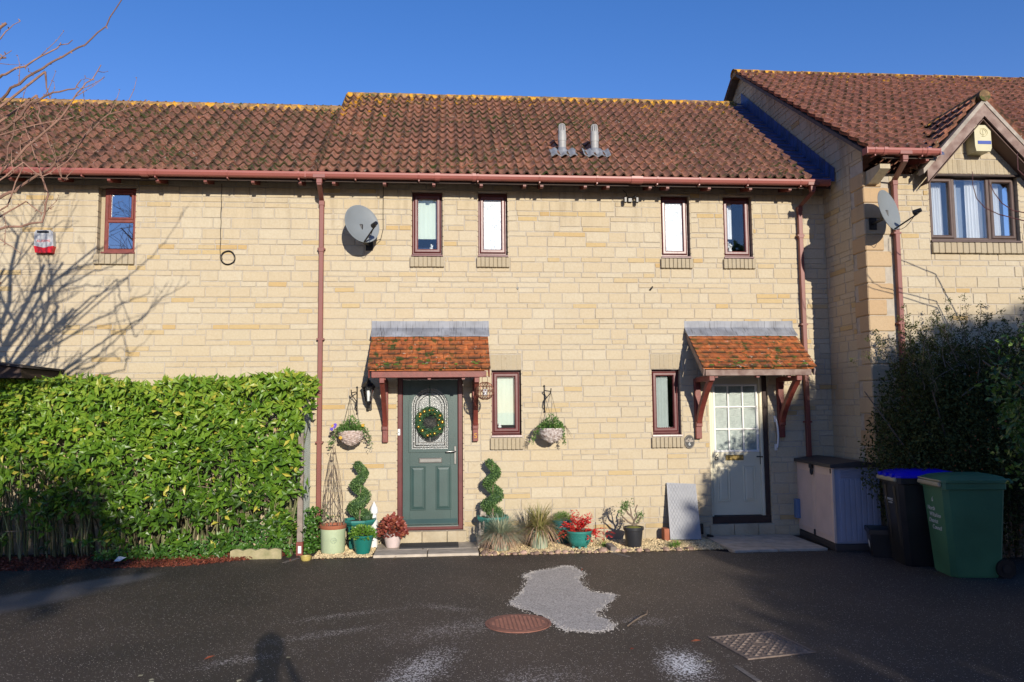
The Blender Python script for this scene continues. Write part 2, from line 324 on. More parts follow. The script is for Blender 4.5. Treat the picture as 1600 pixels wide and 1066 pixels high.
# leaves: N leaves at positions with directions; each a folded blade of four triangles
def leaves(b,pos,dirs,nrm,length,width,fold=.15,droop=.15,r=None):
    pos=np.asarray(pos,float); n=len(pos); d=dirs/np.maximum(np.linalg.norm(dirs,axis=1,keepdims=True),1e-6)
    s=np.cross(d,nrm); s/=np.maximum(np.linalg.norm(s,axis=1,keepdims=True),1e-6); u=np.cross(s,d)
    L=np.broadcast_to(np.asarray(length,float),(n,))[:,None]; W=np.broadcast_to(np.asarray(width,float),(n,))[:,None]
    v=np.empty((n,5,3)); v[:,0]=pos; v[:,1]=pos+d*L*.48-s*W*.5+u*L*fold*.5; v[:,2]=pos+d*L*.5-u*0; v[:,3]=pos+d*L*.48+s*W*.5+u*L*fold*.5; v[:,4]=pos+d*L-u*L*droop
    base=np.arange(n)[:,None,None]*5; F=np.array([[0,2,1],[0,3,2],[1,2,4],[2,3,4]])[None]
    rr=rng.random(n) if r is None else np.broadcast_to(r,(n,))
    b.addnp(v.reshape(-1,3),(base+F).reshape(-1,3),np.repeat(rr,5))
def unit(n):
    v=rng.normal(size=(n,3)); return v/np.linalg.norm(v,axis=1,keepdims=True)
def blades(b,c,n,spread,L,w,droop,up=1.0,rad=.05,seg=4,r=None):
    # arching grass blades from a tuft
    for i in range(n):
        a=random.uniform(0,2*PI); el=random.uniform(.15,1)**.8; l=L*random.uniform(.6,1.05)
        d=Vector((math.cos(a)*spread*(1-el*.8),math.sin(a)*spread*(1-el*.8),up*el)).normalized()
        q=Vector(c)+Vector((math.cos(a),math.sin(a),0))*rad*random.random(); side=Vector((-math.sin(a),math.cos(a),0)); vs=[];g=Vector(d)
        ww=w*random.uniform(.7,1.2)
        for k in range(seg+1):
            t=k/seg; hw=side*ww*(1-t)**.6*.5+side*.0004; vs+= [q-hw,q+hw]; q=q+g*l/seg; g=(g+Vector((0,0,-droop*random.uniform(.6,1.3)/seg))).normalized()
        b.add(vs,[(2*k,2*k+1,2*k+3,2*k+2) for k in range(seg)],(random.random() if r is None else r))
# ================================================================ LARGE STRUCTURE
def clip(poly,a,b_,c):                       # keep a*x+b*z<=c
    out=[]
    for i in range(len(poly)):
        p,q=poly[i],poly[(i+1)%len(poly)]; fp=a*p[0]+b_*p[1]-c; fq=a*q[0]+b_*q[1]-c
        if fp<=0: out.append(p)
        if (fp<0)!=(fq<0) and fp!=fq:
            t=fp/(fp-fq); out.append((p[0]+(q[0]-p[0])*t,p[1]+(q[1]-p[1])*t))
    return out
def cut(r,holes):
    rs=[r]
    for h in holes:
        o=[]
        for (a,b_,c,d) in rs:
            if h[0]>=b_-1e-6 or h[1]<=a+1e-6 or h[2]>=d-1e-6 or h[3]<=c+1e-6: o.append((a,b_,c,d)); continue
            if a<h[0]: o.append((a,h[0],c,d))
            if b_>h[1]: o.append((h[1],b_,c,d))
            m0,m1=max(a,h[0]),min(b_,h[1])
            if c<h[2]: o.append((m0,m1,c,h[2]))
            if d>h[3]: o.append((m0,m1,h[3],d))
        rs=o
    return rs
def stone_rects(x0,x1,z0,z1,seed,U=.0735):
    rs=random.Random(seed); out=[]; z=z0; prev=None
    while z<z1-.01:
        h=rs.choice([2,2,3,3,1,2]); 
        if h==prev==1: h=2
        prev=h; x=x0-rs.random()*.3
        def row(a,b_,za,zb,lo,hi):
            while a<b_-.001:
                l=rs.uniform(lo,hi); e=a+l
                if b_-e<.12: e=b_
                out.append((a,e,za,zb,rs.random())); a=e
        while x<x1:
            L=rs.uniform(.5,1.5); e=min(x+L,x1+.2)
            if h==1: row(x,e,z,z+U,.18,.42)
            elif h==2:
                if rs.random()<.72: row(x,e,z,z+2*U,.22,.44)
                else: row(x,e,z,z+U,.16,.42); row(x,e,z+U,z+2*U,.16,.42)
            else:
                k=rs.random()
                if k<.5: row(x,e,z,z+2*U,.22,.44); row(x,e,z+2*U,z+3*U,.18,.42)
                else: row(x,e,z,z+U,.18,.42); row(x,e,z+U,z+3*U,.22,.44)
            x=e
        z+=h*U
    return out
def stone_wall(x0,x1,z0,z1,holes,tf,seed,lines=(),J=.0031):
    """stones laid in courses; tf(u,out,z)->world; holes are rectangles left open; lines are half planes"""
    b=B(); rs=random.Random(seed+5)
    for (a,e,za,zb,r) in stone_rects(x0,x1,z0,z1,seed):
        a=max(a,x0); e=min(e,x1); zb=min(zb,z1)
        if e-a<.02 or zb-za<.02: continue
        if zb-za<.1: r=.35+.65*r if r>.35 else r
        else: r=r*.86
        for (p0,p1,q0,q1) in cut((a,e,za,zb),holes):
            poly=[(p0+J,q0+J),(p1-J,q0+J),(p1-J,q1-J),(p0+J,q1-J)]
            if p1-p0<.02 or q1-q0<.02: continue
            for ln in lines: poly=clip(poly,*ln) if poly else poly
            if len(poly)<3: continue
            cx=sum(q[0] for q in poly)/len(poly); cz=sum(q[1] for q in poly)/len(poly)
            jit=[(rs.uniform(-.0025,.0025),rs.uniform(-.0025,.0025)) for _ in poly]
            poly=[(q[0]+j[0],q[1]+j[1]) for q,j in zip(poly,jit)]
            if len(poly)==4 and not lines: ins=[(q[0]+(.007 if q[0]<cx else -.007),q[1]+(.006 if q[1]<cz else -.006)) for q in poly]
            else: ins=[(cx+(q[0]-cx)*.93,cz+(q[1]-cz)*.93) for q in poly]
            o=.0045+rs.random()*.006; k=len(poly)
            vs=[tf(q[0],-.004,q[1]) for q in poly]+[tf(q[0],o+rs.uniform(-.0025,.0025),q[1]) for q in ins]
            b.add(vs,[tuple(range(k,2*k))]+[(i,(i+1)%k,k+(i+1)%k,k+i) for i in range(k)],r)
    return b
def sheet(x0,x1,z0,z1,holes,tf,depth=.16,lines=()):
    """the mortar bed behind the stones with the reveals of its openings"""
    b=B()
    xs=sorted({x0,x1,*[h[0] for h in holes],*[h[1] for h in holes]}); zs=sorted({z0,z1,*[h[2] for h in holes],*[h[3] for h in holes]})
    for i in range(len(xs)-1):
        for k in range(len(zs)-1):
            a,e,c,d=xs[i],xs[i+1],zs[k],zs[k+1]; mx,mz=(a+e)/2,(c+d)/2
            if a<x0 or e>x1 or c<z0 or d>z1 or any(h[0]<mx<h[1] and h[2]<mz<h[3] for h in holes): continue
            poly=[(a,c),(e,c),(e,d),(a,d)]
            for ln in lines: poly=clip(poly,*ln) if poly else poly
            if len(poly)<3: continue
            b.add([tf(q[0],0,q[1]) for q in poly],[tuple(range(len(poly)))])
    for h in holes:
        q=[(h[0],h[2]),(h[1],h[2]),(h[1],h[3]),(h[0],h[3])]
        for i in range(4):
            p,s=q[i],q[(i+1)%4]; b.add([tf(p[0],0,p[1]),tf(s[0],0,s[1]),tf(s[0],-depth,s[1]),tf(p[0],-depth,p[1])],[(0,1,2,3)])
    return b
def reveal_stones(b,h,tf,seed):
    rs=random.Random(seed); z=h[2]
    while z<h[3]-.03:
        e=min(z+rs.choice([.0735,.147]),h[3])
        for s,x in ((1,h[0]),(-1,h[1])):
            b.add([tf(x+s*.008,0.004,z+.005),tf(x+s*.008,-.11,z+.005),tf(x+s*.008,-.11,e-.005),tf(x+s*.008,.004,e-.005),tf(x-s*.01,.004,z+.005),tf(x-s*.01,.004,e-.005)],[(0,1,2,3) if s>0 else (3,2,1,0),(0,3,5,4) if s>0 else (4,5,3,0)],rs.random()*.8)
        z=e
FW=lambda u,o,z:(u,-o,z)                      # main front wall
FR=lambda u,o,z:(u,-1.10-o,z)                 # right house front
RT=lambda u,o,z:(5.57-o,u,z)                  # return wall, u is y
def soldier(b,x0,x1,z0,z1,Y,pr=.03,bw=.062,seed=1,horizontal=False):
    rs=random.Random(seed); n=max(1,round((x1-x0)/bw)); d=(x1-x0)/n
    for i in range(n): b.cbox(x0+i*d+.003,x0+(i+1)*d-.003,Y-pr-rs.uniform(0,.005),Y+.02,z0+rs.uniform(0,.004),z1-rs.uniform(0,.004),.006,.25+rs.random()*.4)
    b.box(x0+.004,x1-.004,Y-pr*.6,Y+.015,z0+.004,z1-.004,.1)
house_l=thing('terraced_house','left terraced stone house with the narrow red two-pane window and lower ridge','house',(-5.5,0,GZ))
house_m=thing('terraced_house','middle stone house pair with the green front door and the cream front door','house',(1.9,0,GZ))
house_r=thing('gabled_house','right stone house standing forward with a timber gable over its three-light window','house',(8,-1.1,GZ))
HA=(-4.71,-4.20,4.07,4.995)
WB=[(-.47,-.025,4.06,5.0),(.46,.895,4.06,5.0),(3.105,3.545,4.06,4.99),(4.03,4.475,4.06,4.99),(.635,1.065,1.53,2.465),(2.91,3.34,1.51,2.465)]
D5=(-.665,.25,.28,2.42); D6=(3.735,4.615,.28,2.40)
SILL=lambda h,d=.15:(h[0]-.02,h[1]+.02,h[2]-d,h[2])
sills=[SILL(h) for h in WB[:4]]+[SILL(WB[4],.17),SILL(WB[5],.155)]
heads=[(.615,1.075,2.465,2.69),(2.89,3.36,2.465,2.69)]
# left wall
ho=[HA,SILL(HA)]
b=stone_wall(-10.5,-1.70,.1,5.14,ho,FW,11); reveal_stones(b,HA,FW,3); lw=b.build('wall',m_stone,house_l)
sheet(-10.5,-1.70,.1,5.14,[HA],FW).build('mortar_bed',m_mortar,lw)
# middle wall
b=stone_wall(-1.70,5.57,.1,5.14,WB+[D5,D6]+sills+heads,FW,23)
for i,h in enumerate(WB+[D5,D6]): reveal_stones(b,h,FW,i)
mw=b.build('wall',m_stone,house_m); sheet(-1.70,5.57,.1,5.14,WB+[D5,D6],FW).build('mortar_bed',m_mortar,mw)
# right house: front with gable, return wall up to its own roof slope
WR=(6.47,7.76,4.09,5.02); GX,GAP,GSL=7.15,6.02,1.08            # gable centre, apex height, slope
SR=(5.19-.0*0,); rz=lambda y:5.19+.675*(y+1.5)
rzw=lambda y:rz(y)-.06
gl=[(-GSL,1,GAP-GSL*GX-.05),(GSL,1,GAP+GSL*GX-.05)]
hr=[WR,(6.46,7.80,3.94,4.09),(6.42,7.84,5.02,5.24)]
b=stone_wall(5.57,12,.1,5.02,hr+[(5.57,5.92,.1,5.2)],FR,31); 
g2=stone_wall(6.1,8.2,5.02,6.1,hr,FR,35,lines=gl)
for k in ('v',): pass
bb=B(); b2=[b,g2]
def merge(bs):
    o=B()
    for q in bs:
        off=o.n; o.v+=q.v; 
        for k,fl in q.f.items(): o.f.setdefault(k,[]).extend([x+off for x in fl])
        o.n+=q.n
        for key,a in q.at.items():
            o.at.setdefault(key,[np.zeros(off)] if off and key not in o.at else []); o.at[key]+=a
    return o
reveal_stones(b,WR,FR,9)
rb=stone_wall(-1.1,3.4,.1,8.2,[(-1.1,-.78,.1,5.2)],RT,37,lines=[(-.675,1,rzw(0))])
rw=merge([b,g2,rb]).build('wall',m_stone_r,house_r)
q=merge([sheet(5.57,12,.1,5.02,[WR],FR),sheet(6.1,8.2,5.02,6.1,[],FR,lines=gl),sheet(-1.1,7,.1,8.3,[],RT,lines=[(-.675,1,rzw(0)),(.675,1,rzw(0)+.675*2*2.95)])]); q.build('mortar_bed',m_mortar,rw)
q=B(); z=.1; k=0
while z<5.0:
    h=.215; a,c=((.34,.23) if k%2 else (.24,.33)); pr=.018
    q.cbox(5.57-pr,5.57+a,-1.1-pr,-1.1+c,z+.005,z+h-.005,.012,random.random()); q.box(5.575,5.915,-1.095,-.785,z,z+h,.2); z+=h; k+=1
q.build('quoin',m_quoin,rw)
q=B(); q.prism([(-1.46,5.04),(-1.1,5.04),(-1.1,4.86),(-1.18,4.86),(-1.46,4.98)],5.60,5.74,'x',.4); q.build('kneeler_stone',m_stone_r,rw)
# ---- pantile roofs
def pantiles(x0,x1,y0,z0,y1,z1,gauge,seed,tw=.272,rolls=2,amp=.029,lines=None,flip=1,lip=.038,skip=None,qx=0):
    b=B(); rs=random.Random(seed); L=math.hypot(y1-y0,z1-z0); uy,uz=(y1-y0)/L,(z1-z0)/L; ny,nz=-uz,uy
    if y1<y0: ny,nz=uz,-uy
    nc=int(L/gauge)+1; nx=int((x1-x0)/tw)+1; NS=7*rolls
    for c in range(nc):
        s0=c*gauge; s1=min(s0+gauge+.04,L+.02)
        for i in range(nx):
            xa=x0+i*tw; r=rs.random(); dz=rs.uniform(-.003,.003); tilt=rs.uniform(-.003,.003); ds=rs.uniform(-.006,.006); vs=[];es=[]
            if xa>=x1-.02 or (skip and skip(xa+tw/2,z0+uz*s0)): continue
            for row,(s,h) in enumerate(((s0+ds,lip-.024),(s0+ds-.004,lip),(s0+ds+.02,lip*.98),(s1,.0))):
                for j in range(NS+1):
                    t=j/NS*rolls; ph=t*2*PI; xx=min(xa+tw*(j/NS)*.999,x1); ed=1.0 if j in (0,NS) else (.55 if j in (1,NS-1) else 0)
                    wv=(0.5+0.5*math.cos(ph+.5+.35*math.sin(ph)))**1.1*amp*2-amp*.6
                    wv+= .0
                    hh=h+wv+dz+tilt*(j/NS-.5)
                    ss=s
                    vs.append((xx,y0+uy*ss+ny*hh,z0+uz*ss+nz*hh)); es.append(max((1,.85,.25,.15)[row],ed))
            n=NS+1; fs=[(k*n+j,k*n+j+1,(k+1)*n+j+1,(k+1)*n+j) for k in range(3) for j in range(NS)]
            b.add(vs,fs,r,q=(s0/L)+qx*max(0,1-(xa-x0)/.9)*.5,e=np.array(es))
    return b
def ridge(x0,x1,y,z,seed,rad=.115,q=1.12):
    b=B(); rs=random.Random(seed); x=x0
    while x<x1:
        e=min(x+.44,x1); dz=rs.uniform(-.006,.006); vs=[]
        for xx,rr in ((x,rad*1.04),(x+.05,rad*1.04),(x+.055,rad),(e,rad)):
            for k in range(9):
                a=R(-12)+R(204)*k/8; vs.append((xx,y-math.cos(a)*rr,z+math.sin(a)*rr*.8+dz))
        b.add(vs,[(i*9+k,i*9+k+1,(i+1)*9+k+1,(i+1)*9+k) for i in range(3) for k in range(8)],rs.random(),q=q,e=.4); x=e
    b.prism([(y-.13,z-.06),(y+.13,z-.06),(y+.1,z+.02),(y-.1,z+.02)],x0+.01,x1-.01,'x',.5)
    return b
def backslope(x0,x1,yr,zr,sl):
    b=B(); b.add([(x0,yr,zr),(x1,yr,zr),(x1,yr*2+.4,zr-sl*(yr+.4)),(x0,yr*2+.4,zr-sl*(yr+.4))],[(0,1,2,3)],.5,q=.6,e=.2); return b
rm=pantiles(-1.72,5.20,-.37,5.135,2.9,7.555,.272,1,qx=.45).build('roof',m_roof,house_m,smooth=True)
ridge(-1.72,5.4,2.9,7.50,3).build('ridge_tiles',m_ridge,rm,smooth=True); backslope(-1.72,5.56,2.92,7.52,.746).build('rear_slope',m_roof,rm)
rl=pantiles(-11.3,-1.70,-.37,5.115,2.3,7.055,.272,2).build('roof',m_roof_l,house_l,smooth=True)
ridge(-11.3,-1.74,2.3,7.01,4,q=.98).build('ridge_tiles',m_ridge,rl,smooth=True); backslope(-11.3,-1.7,2.32,7.02,.73).build('rear_slope',m_roof,rl)
b=B(); b.prism([(-.36,5.135),(2.9,7.57),(2.9,7.38),(-.2,5.05)],-1.755,-1.722,'x'); b.at['q']=[np.full(b.n,.8)]; b.at['e']=[np.full(b.n,1.)]; b.build('verge_edge',m_roof,rm)
rr=pantiles(5.40,12.2,-1.52,5.20,2.95,8.19,.272,5,skip=lambda x,z:z<GAP-.02-GSL*max(0,abs(x-GX)-.13) and z<GAP-.15 or (x>6.36 and x<8 and z<5.5)).build('roof',m_roof_r,house_r,smooth=True)
ridge(5.40,12.2,2.95,8.14,6).build('ridge_tiles',m_ridge,rr,smooth=True); backslope(5.4,12.2,2.97,8.16,.675).build('rear_slope',m_roof_r,rr)
for par,xa,xb,y0_,z0_,y1_,z1_ in ((rm,-1.78,5.16,-.30,5.135,2.86,7.50),(rl,-11.3,-1.64,-.30,5.115,2.26,7.00)):
    b=B(); b.prism([(y0_,z0_-.035),(y1_,z1_-.035),(y1_,z1_-.06),(y0_,z0_-.06)],xa,xb,'x'); b.build('roof_underlay',m_darktim,par)
# verge of the right house: mortared undercloak and soffit
b=B(); b.prism([(-1.50,5.18),(2.95,8.185),(7.2,5.315),(7.2,5.26),(2.95,8.13),(-1.50,5.125)],5.42,5.59,'x'); vg=b.build('verge_undercloak',m_vergeu,rr)

# lead valley between the middle roof and the right gable
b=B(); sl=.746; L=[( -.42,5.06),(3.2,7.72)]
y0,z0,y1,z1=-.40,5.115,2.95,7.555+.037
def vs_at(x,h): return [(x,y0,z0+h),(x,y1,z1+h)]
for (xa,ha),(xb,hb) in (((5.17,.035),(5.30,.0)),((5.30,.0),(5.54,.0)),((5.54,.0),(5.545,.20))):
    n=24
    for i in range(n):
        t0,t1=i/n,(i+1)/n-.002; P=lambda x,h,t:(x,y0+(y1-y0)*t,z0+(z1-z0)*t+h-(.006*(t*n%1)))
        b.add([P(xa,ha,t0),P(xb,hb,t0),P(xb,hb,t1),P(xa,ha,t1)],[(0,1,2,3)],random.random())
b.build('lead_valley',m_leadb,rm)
# ---- gable of the right house
yf=-1.36; yb_=.9
def gable_side(sgn,seed):
    # tiles laid along y columns, rising to the apex in x
    b=pantiles(0,2.3,0,0,.93,.93*GSL,.2,seed,tw=.272)
    L=[]
    for v in b.v:
        w_=np.empty_like(v); w_[:,0]=GX+sgn*(.93-v[:,1]); w_[:,1]=yf+.02+v[:,0]; w_[:,2]=(GAP+.02-.93*GSL)+v[:,2]; L.append(w_)
    b.v=L; return b
gr=merge([gable_side(-1,7),gable_side(1,8)]).build('gable_roof',m_roof_r,house_r,smooth=True)
b=B()
for k in range(6): 
    y=yf-.03+k*.4; b.tube([(GX,y,GAP+.0),(GX,y+.4,GAP+.0)],[.078,.072],14,.5)
b.at['q']=[np.full(b.n,.55)]; b.at['e']=[np.full(b.n,.6)]; b.build('ridge_tiles',m_ridge,gr,smooth=True)
for s in (-1,1):
    b=B(); e=1.0
    def bar(o0,o1,ya,yb,ex): # strip parallel to the slope from offset o0..o1 below the tile line
        b.prism([(GX,GAP-o0),(GX+s*ex,GAP-o0-GSL*ex),(GX+s*ex,GAP-o1-GSL*ex),(GX,GAP-o1)],ya,yb,'y')
    bar(.03,.10,yf-.012,yf+.1,.90); b.build('verge_mortar',m_cement,gr)
    b=B(); bar(.105,.27,yf,yf+.028,.84); b.build('bargeboard',m_barge,gr)
    b=B(); bar(.30,.315,yf+.03,-1.09,.80); b.build('gable_soffit',m_soffit,gr)
b=B(); b.prism([(6.31,5.02),(6.36,5.02),(6.36,5.12),(6.31,5.07)],-1.30,-1.25,'y'); b.build('gable_foot',m_barge,gr)
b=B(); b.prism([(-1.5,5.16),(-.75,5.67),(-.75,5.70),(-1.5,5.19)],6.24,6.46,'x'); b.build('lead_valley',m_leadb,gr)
# ---- eaves: gutters, fascia, rafter feet, downpipes
def gutter(parent,x0,x1,Y,Z,joints,straps,endr=True):
    g=B(); pr=[(Y+.11,Z),(Y+.0,Z),(Y-.004,Z-.006),(Y-.002,Z-.03),(Y+.012,Z-.062),(Y+.03,Z-.075),(Y+.085,Z-.075),(Y+.11,Z-.05)]
    inn=[(Y+.105,Z-.004),(Y+.105,Z-.048),(Y+.083,Z-.07),(Y+.032,Z-.07),(Y+.015,Z-.058),(Y+.004,Z-.028),(Y+.004,Z-.004)]
    g.prism(pr[1:]+inn[1:] if False else [pr[1],pr[2],pr[3],pr[4],pr[5],pr[6],pr[7],(Y+.11,Z-.004),(Y+.105,Z-.004),(Y+.105,Z-.048),(Y+.083,Z-.07),(Y+.032,Z-.07),(Y+.017,Z-.058),(Y+.005,Z-.028),(Y+.005,Z-.002)],x0,x1,'x',.5)
    gi=[(y-.004 if y<Y+.05 else y+.003,z-.004 if z<Z-.05 else z+.003) for y,z in pr]
    for x,wd in joints: g.prism([(Y-.009,Z+.004),(Y-.01,Z-.03),(Y+.006,Z-.066),(Y+.026,Z-.083),(Y+.09,Z-.083),(Y+.115,Z-.05),(Y+.115,Z+.002)],x-wd/2,x+wd/2,'x',.8)
    o=g.build('gutter',m_gutter,parent)
    for x in straps:
        b=B(); b.prism([(Y-.007,Z+.002),(Y-.009,Z-.03),(Y+.008,Z-.064),(Y+.03,Z-.08),(Y+.05,Z-.08),(Y+.05,Z-.076),(Y+.03,Z-.076),(Y+.012,Z-.06),(Y-.004,Z-.03),(Y-.002,Z+.002)],x-.012,x+.012,'x',.2)
        b.box(x-.008,x+.008,Y+.03,Y+.13,Z-.1,Z-.083,.2); b.build('gutter_strap',m_gutter,o)
    for x in ([x0,x1] if endr else [x0]):
        b=B(); b.box(x-.006,x+.006,Y-.006,Y+.115,Z-.08,Z+.003,.7); b.build('end_cap',m_gutter,o)
    return o
def pipe(b,x,y,z0,z1,wd=.062,r=.4): b.cbox(x-wd/2,x+wd/2,y-wd/2,y+wd/2,z0,z1,.006,r)
def downpipe(parent,xo,yo,zt,x,y,z0,clips,joints):
    b=B(); w_=.062; h=.03
    b.cbox(xo-.085,xo+.085,yo-.06,yo+.06,zt-.084,zt+.006,.006,.75)
    b.cbox(xo-.038,xo+.038,yo-.038,yo+.038,zt-.15,zt-.08,.005,.6)
    zk=zt-.30
    v=[]
    for (cx,cy,cz) in ((xo,yo,zt-.14),(xo,yo,zt-.17),(x,y,zk),(x,y,zk-.05)):
        v+=[(cx-h,cy-h,cz),(cx+h,cy-h,cz),(cx+h,cy+h,cz),(cx-h,cy+h,cz)]
    b.add(v,[(i*4+j,i*4+(j+1)%4,i*4+4+(j+1)%4,i*4+4+j) for i in range(3) for j in range(4)],.5)
    b.cbox(x-.037,x+.037,y-.037,y+.037,zk-.06,zk+.01,.004,.6); pipe(b,x,y,z0,zk-.02)
    for z in joints: b.cbox(x-.037,x+.037,y-.037,y+.037,z-.04,z+.02,.004,.6)
    o=b.build('downpipe',m_pipe,parent)
    for z in clips:
        c=B(); c.box(x-.05,x+.05,y-.034,0 if y>-.5 else -1.09,z-.012,z+.012,.3); c.build('pipe_clip',m_pipe,o)
YG=-.47; ZG=5.12
gl_=gutter(house_l,-11.3,-1.86,YG,ZG-.002,[(-3.95,.10),(-6.4,.1)],[-1.95-.93*i for i in range(9)],False)
gm_=gutter(house_m,-1.86,5.44,YG,ZG,[(-.3+.2,.07),(2.66,.16),(.4,.05)],[-1.2,-.35,.45,1.3,2.1,2.95,3.55,4.25,5.02])
gr_=gutter(house_r,5.35,6.33,-1.62,5.205,[(5.6,.05),(6.18,.05)],[5.47,6.1])
downpipe(house_m,-1.68,-.41,5.12,-1.70,-.055,.1,[4.15,2.9,1.5],[4.15]); downpipe(house_m,5.20,-.41,5.12,5.165,-.055,.1,[4.4,3.1,1.7],[4.4])
downpipe(house_r,5.87,-1.56,5.205,5.965,-1.155,.1,[4.2,3.0,1.6],[4.45])
def eaves(parent,x0,x1,Y,Z,xs,wallY):
    b=B(); b.box(x0,x1,Y+.11,Y+.128,Z-.105,Z+.02); b.build('fascia_board',m_darktim,parent)
    b=B(); b.prism([(Y+.128,Z-.03),(wallY+.0,Z+.24),(wallY,Z+.22),(Y+.128,Z-.05)],x0,x1,'x'); b.build('eaves_soffit',m_soffit,parent)
    for x in xs:
        b=B(); b.prism([(Y+.115,Z-.075),(Y+.115,Z-.13),(Y+.16,Z-.145),(wallY+.01,Z-.06),(wallY+.01,Z+.2)],x-.021,x+.021,'x'); b.build('rafter_foot',m_redwood,parent)
eaves(house_l,-11.3,-1.70,YG,ZG-.002,[-1.95-i*.62 for i in range(12)],0)
eaves(house_m,-1.70,5.50,YG,ZG,[-1.5,-.82,-.15,.5,1.1,1.34,1.95,2.27,2.87,3.12,3.72,4.32,4.9],0)
eaves(house_r,5.60,6.30,-1.62,5.205,[6.22],-1.1)
# ---- windows
def rect_ring(b,x0,x1,z0,z1,t,ya,yb,tb=None,r=None):
    """mitred frame with a bevelled front edge"""
    tb=tb or t; o=[(x0,z0),(x1,z0),(x1,z1),(x0,z1)]; i=[(x0+t,z0+tb),(x1-t,z0+tb),(x1-t,z1-t),(x0+t,z1-t)]
    c=min(.012,t*.35); oc=[(x0+c,z0+c),(x1-c,z0+c),(x1-c,z1-c),(x0+c,z1-c)]; ic=[(x0+t-c,z0+tb-c),(x1-t+c,z0+tb-c),(x1-t+c,z1-t+c),(x0+t-c,z1-t+c)]
    vs=[]
    for q,y in ((o,yb),(o,ya+c*.6),(oc,ya),(ic,ya),(i,ya+c*.8),(i,yb)): vs+=[(a,y,z) for a,z in q]
    b.add(vs,[(k*4+j,k*4+(j+1)%4,k*4+4+(j+1)%4,k*4+4+j) for k in range(5) for j in range(4)],r)
def room(parent,x0,x1,z0,z1,ya,d=1.2,mat=None):
    b=B(); v=[(x0,ya,z0),(x1,ya,z0),(x1,ya,z1),(x0,ya,z1),(x0-.3,ya+d,z0-.4),(x1+.3,ya+d,z0-.4),(x1+.3,ya+d,z1+.2),(x0-.3,ya+d,z1+.2)]
    b.add(v,[(4,5,6,7),(0,1,5,4),(1,2,6,5),(2,3,7,6),(3,0,4,7)]); return b.build('room_interior',mat or m_room,parent)
def window(parent,h,Y=0,rec=.085,fm=None,pane=None,sillh=.15,dx=0,label=None,seed=0):
    fm=fm or m_upvc; x0,x1,z0,z1=h; ya=Y+rec
    b=B(); rect_ring(b,x0+.009,x1-.009,z0+.045,z1-.004,.035,ya,ya+.07); wo=b.build('window',fm,parent)
    if label: wo['label']=label
    b=B(); rect_ring(b,x0+.04,x1-.04,z0+.077,z1-.037,.052,ya-.018,ya+.05); cf=b.build('casement_frame',fm,wo)
    b=B(); b.prism([(ya+.06,z0+.052),(ya-.02,z0+.047),(Y-.022,z0+.03),(Y-.025,z0+.008),(ya+.06,z0+.008)],x0+.002,x1-.002,'x'); b.build('window_board',fm,wo)
    b=B(); b.box(x0+.088,x1-.088,ya+.012,ya+.018,z0+.125,z1-.085); b.build('pane',pane or m_glass,wo)
    b=B(); soldier(b,x0-.018,x1+.018,z0-sillh+.004,z0-.003,Y,.045,.062,seed+3); b.build('brick_sill',m_brick,wo)
    return wo,(x0+.07,x1-.07,z0+.1,z1-.06,ya+.04)
def blind(parent,g,f0,f1,mat,zf=0,y=.03,name='blind'):
    x0,x1,z0,z1,ya=g; b=B(); n=14; xa=x0+(x1-x0)*f0; xb=x0+(x1-x0)*f1; vs=[]
    for i in range(n+1):
        x=xa+(xb-xa)*i/n; dy=.004*math.sin(i*2.1); vs+=[(x,ya+y+dy,z0+(z1-z0)*zf),(x,ya+y+dy,z1)]
    b.add(vs,[(2*i,2*i+2,2*i+3,2*i+1) for i in range(n)]); return b.build(name,mat,parent,smooth=True)
# left house: timber sash with two panes
x0,x1,z0,z1=HA; b=B(); fx0=x0+.075; ya=.05
rect_ring(b,fx0,x1-.005,z0+.03,z1-.003,.055,ya,ya+.08); b.cbox(fx0+.04,x1-.045,ya-.004,ya+.06,4.515,4.565,.008); wa=b.build('window',m_redwood,house_l)
rect_ring(c:=B(),fx0+.052,x1-.057,4.56,z1-.052,.03,ya-.012,ya+.05); c.build('sash_frame',m_redwood,wa)
b=B(); b.prism([(ya+.06,z0+.05),(-.02,z0+.03),(-.022,z0+.006),(ya+.06,z0+.006)],fx0-.01,x1-.002,'x'); b.build('window_board',m_redwood,wa)
b=B(); b.box(x0+.004,fx0-.004,.10,.12,z0+.02,z1-.01); b.build('reveal_infill',m_brick,wa)
for za,zb in ((4.585,z1-.08),(z0+.09,4.515)):
    b=B(); b.box(fx0+.05,x1-.06,ya+.012,ya+.018,za,zb); b.build('pane',m_glassd,wa)
b=B(); soldier(b,x0-.02,x1+.0,z0-.145,z0-.003,0,.045,.075,5); b.build('brick_sill',m_brick,wa); room(wa,fx0+.05,x1-.05,z0+.05,z1-.05,ya+.06)
# middle house
wB,g=window(house_m,WB[0],seed=1,label='upper window with a pale roller blind above the satellite dish side'); blind(wB,g,0,1,m_blind,.24); blind(wB,g,0,1,m_navy,0,.3,'dark_backdrop'); room(wB,*g[:4],g[4]+.05)
b=B(); 
for q,(dx,dz,rr) in enumerate(((0,.0,.022),(.004,.035,.018),(-.004,.062,.013),(.016,.05,.008),(-.02,.018,.009))): b.ball((-.19+dx,g[4]+.03,g[2]+.04+dz),rr)
b.build('ornament',m_white,wB,smooth=True)
wC,g=window(house_m,WB[1],pane=m_obs,seed=2); room(wC,*g[:4],g[4]+.05)
wD,g=window(house_m,WB[2],pane=m_obs,seed=3); room(wD,*g[:4],g[4]+.05)
wE,g=window(house_m,WB[3],seed=4); blind(wE,g,.0,.42,m_curtain,.3,.06,'curtain'); room(wE,*g[:4],g[4]+.08)
b=B()
for i in range(16): b.ball((4.19+rng.normal()*.025,g[4]+.05+rng.normal()*.012,g[2]+.14+rng.normal()*.028),.016,n=7,m=5)
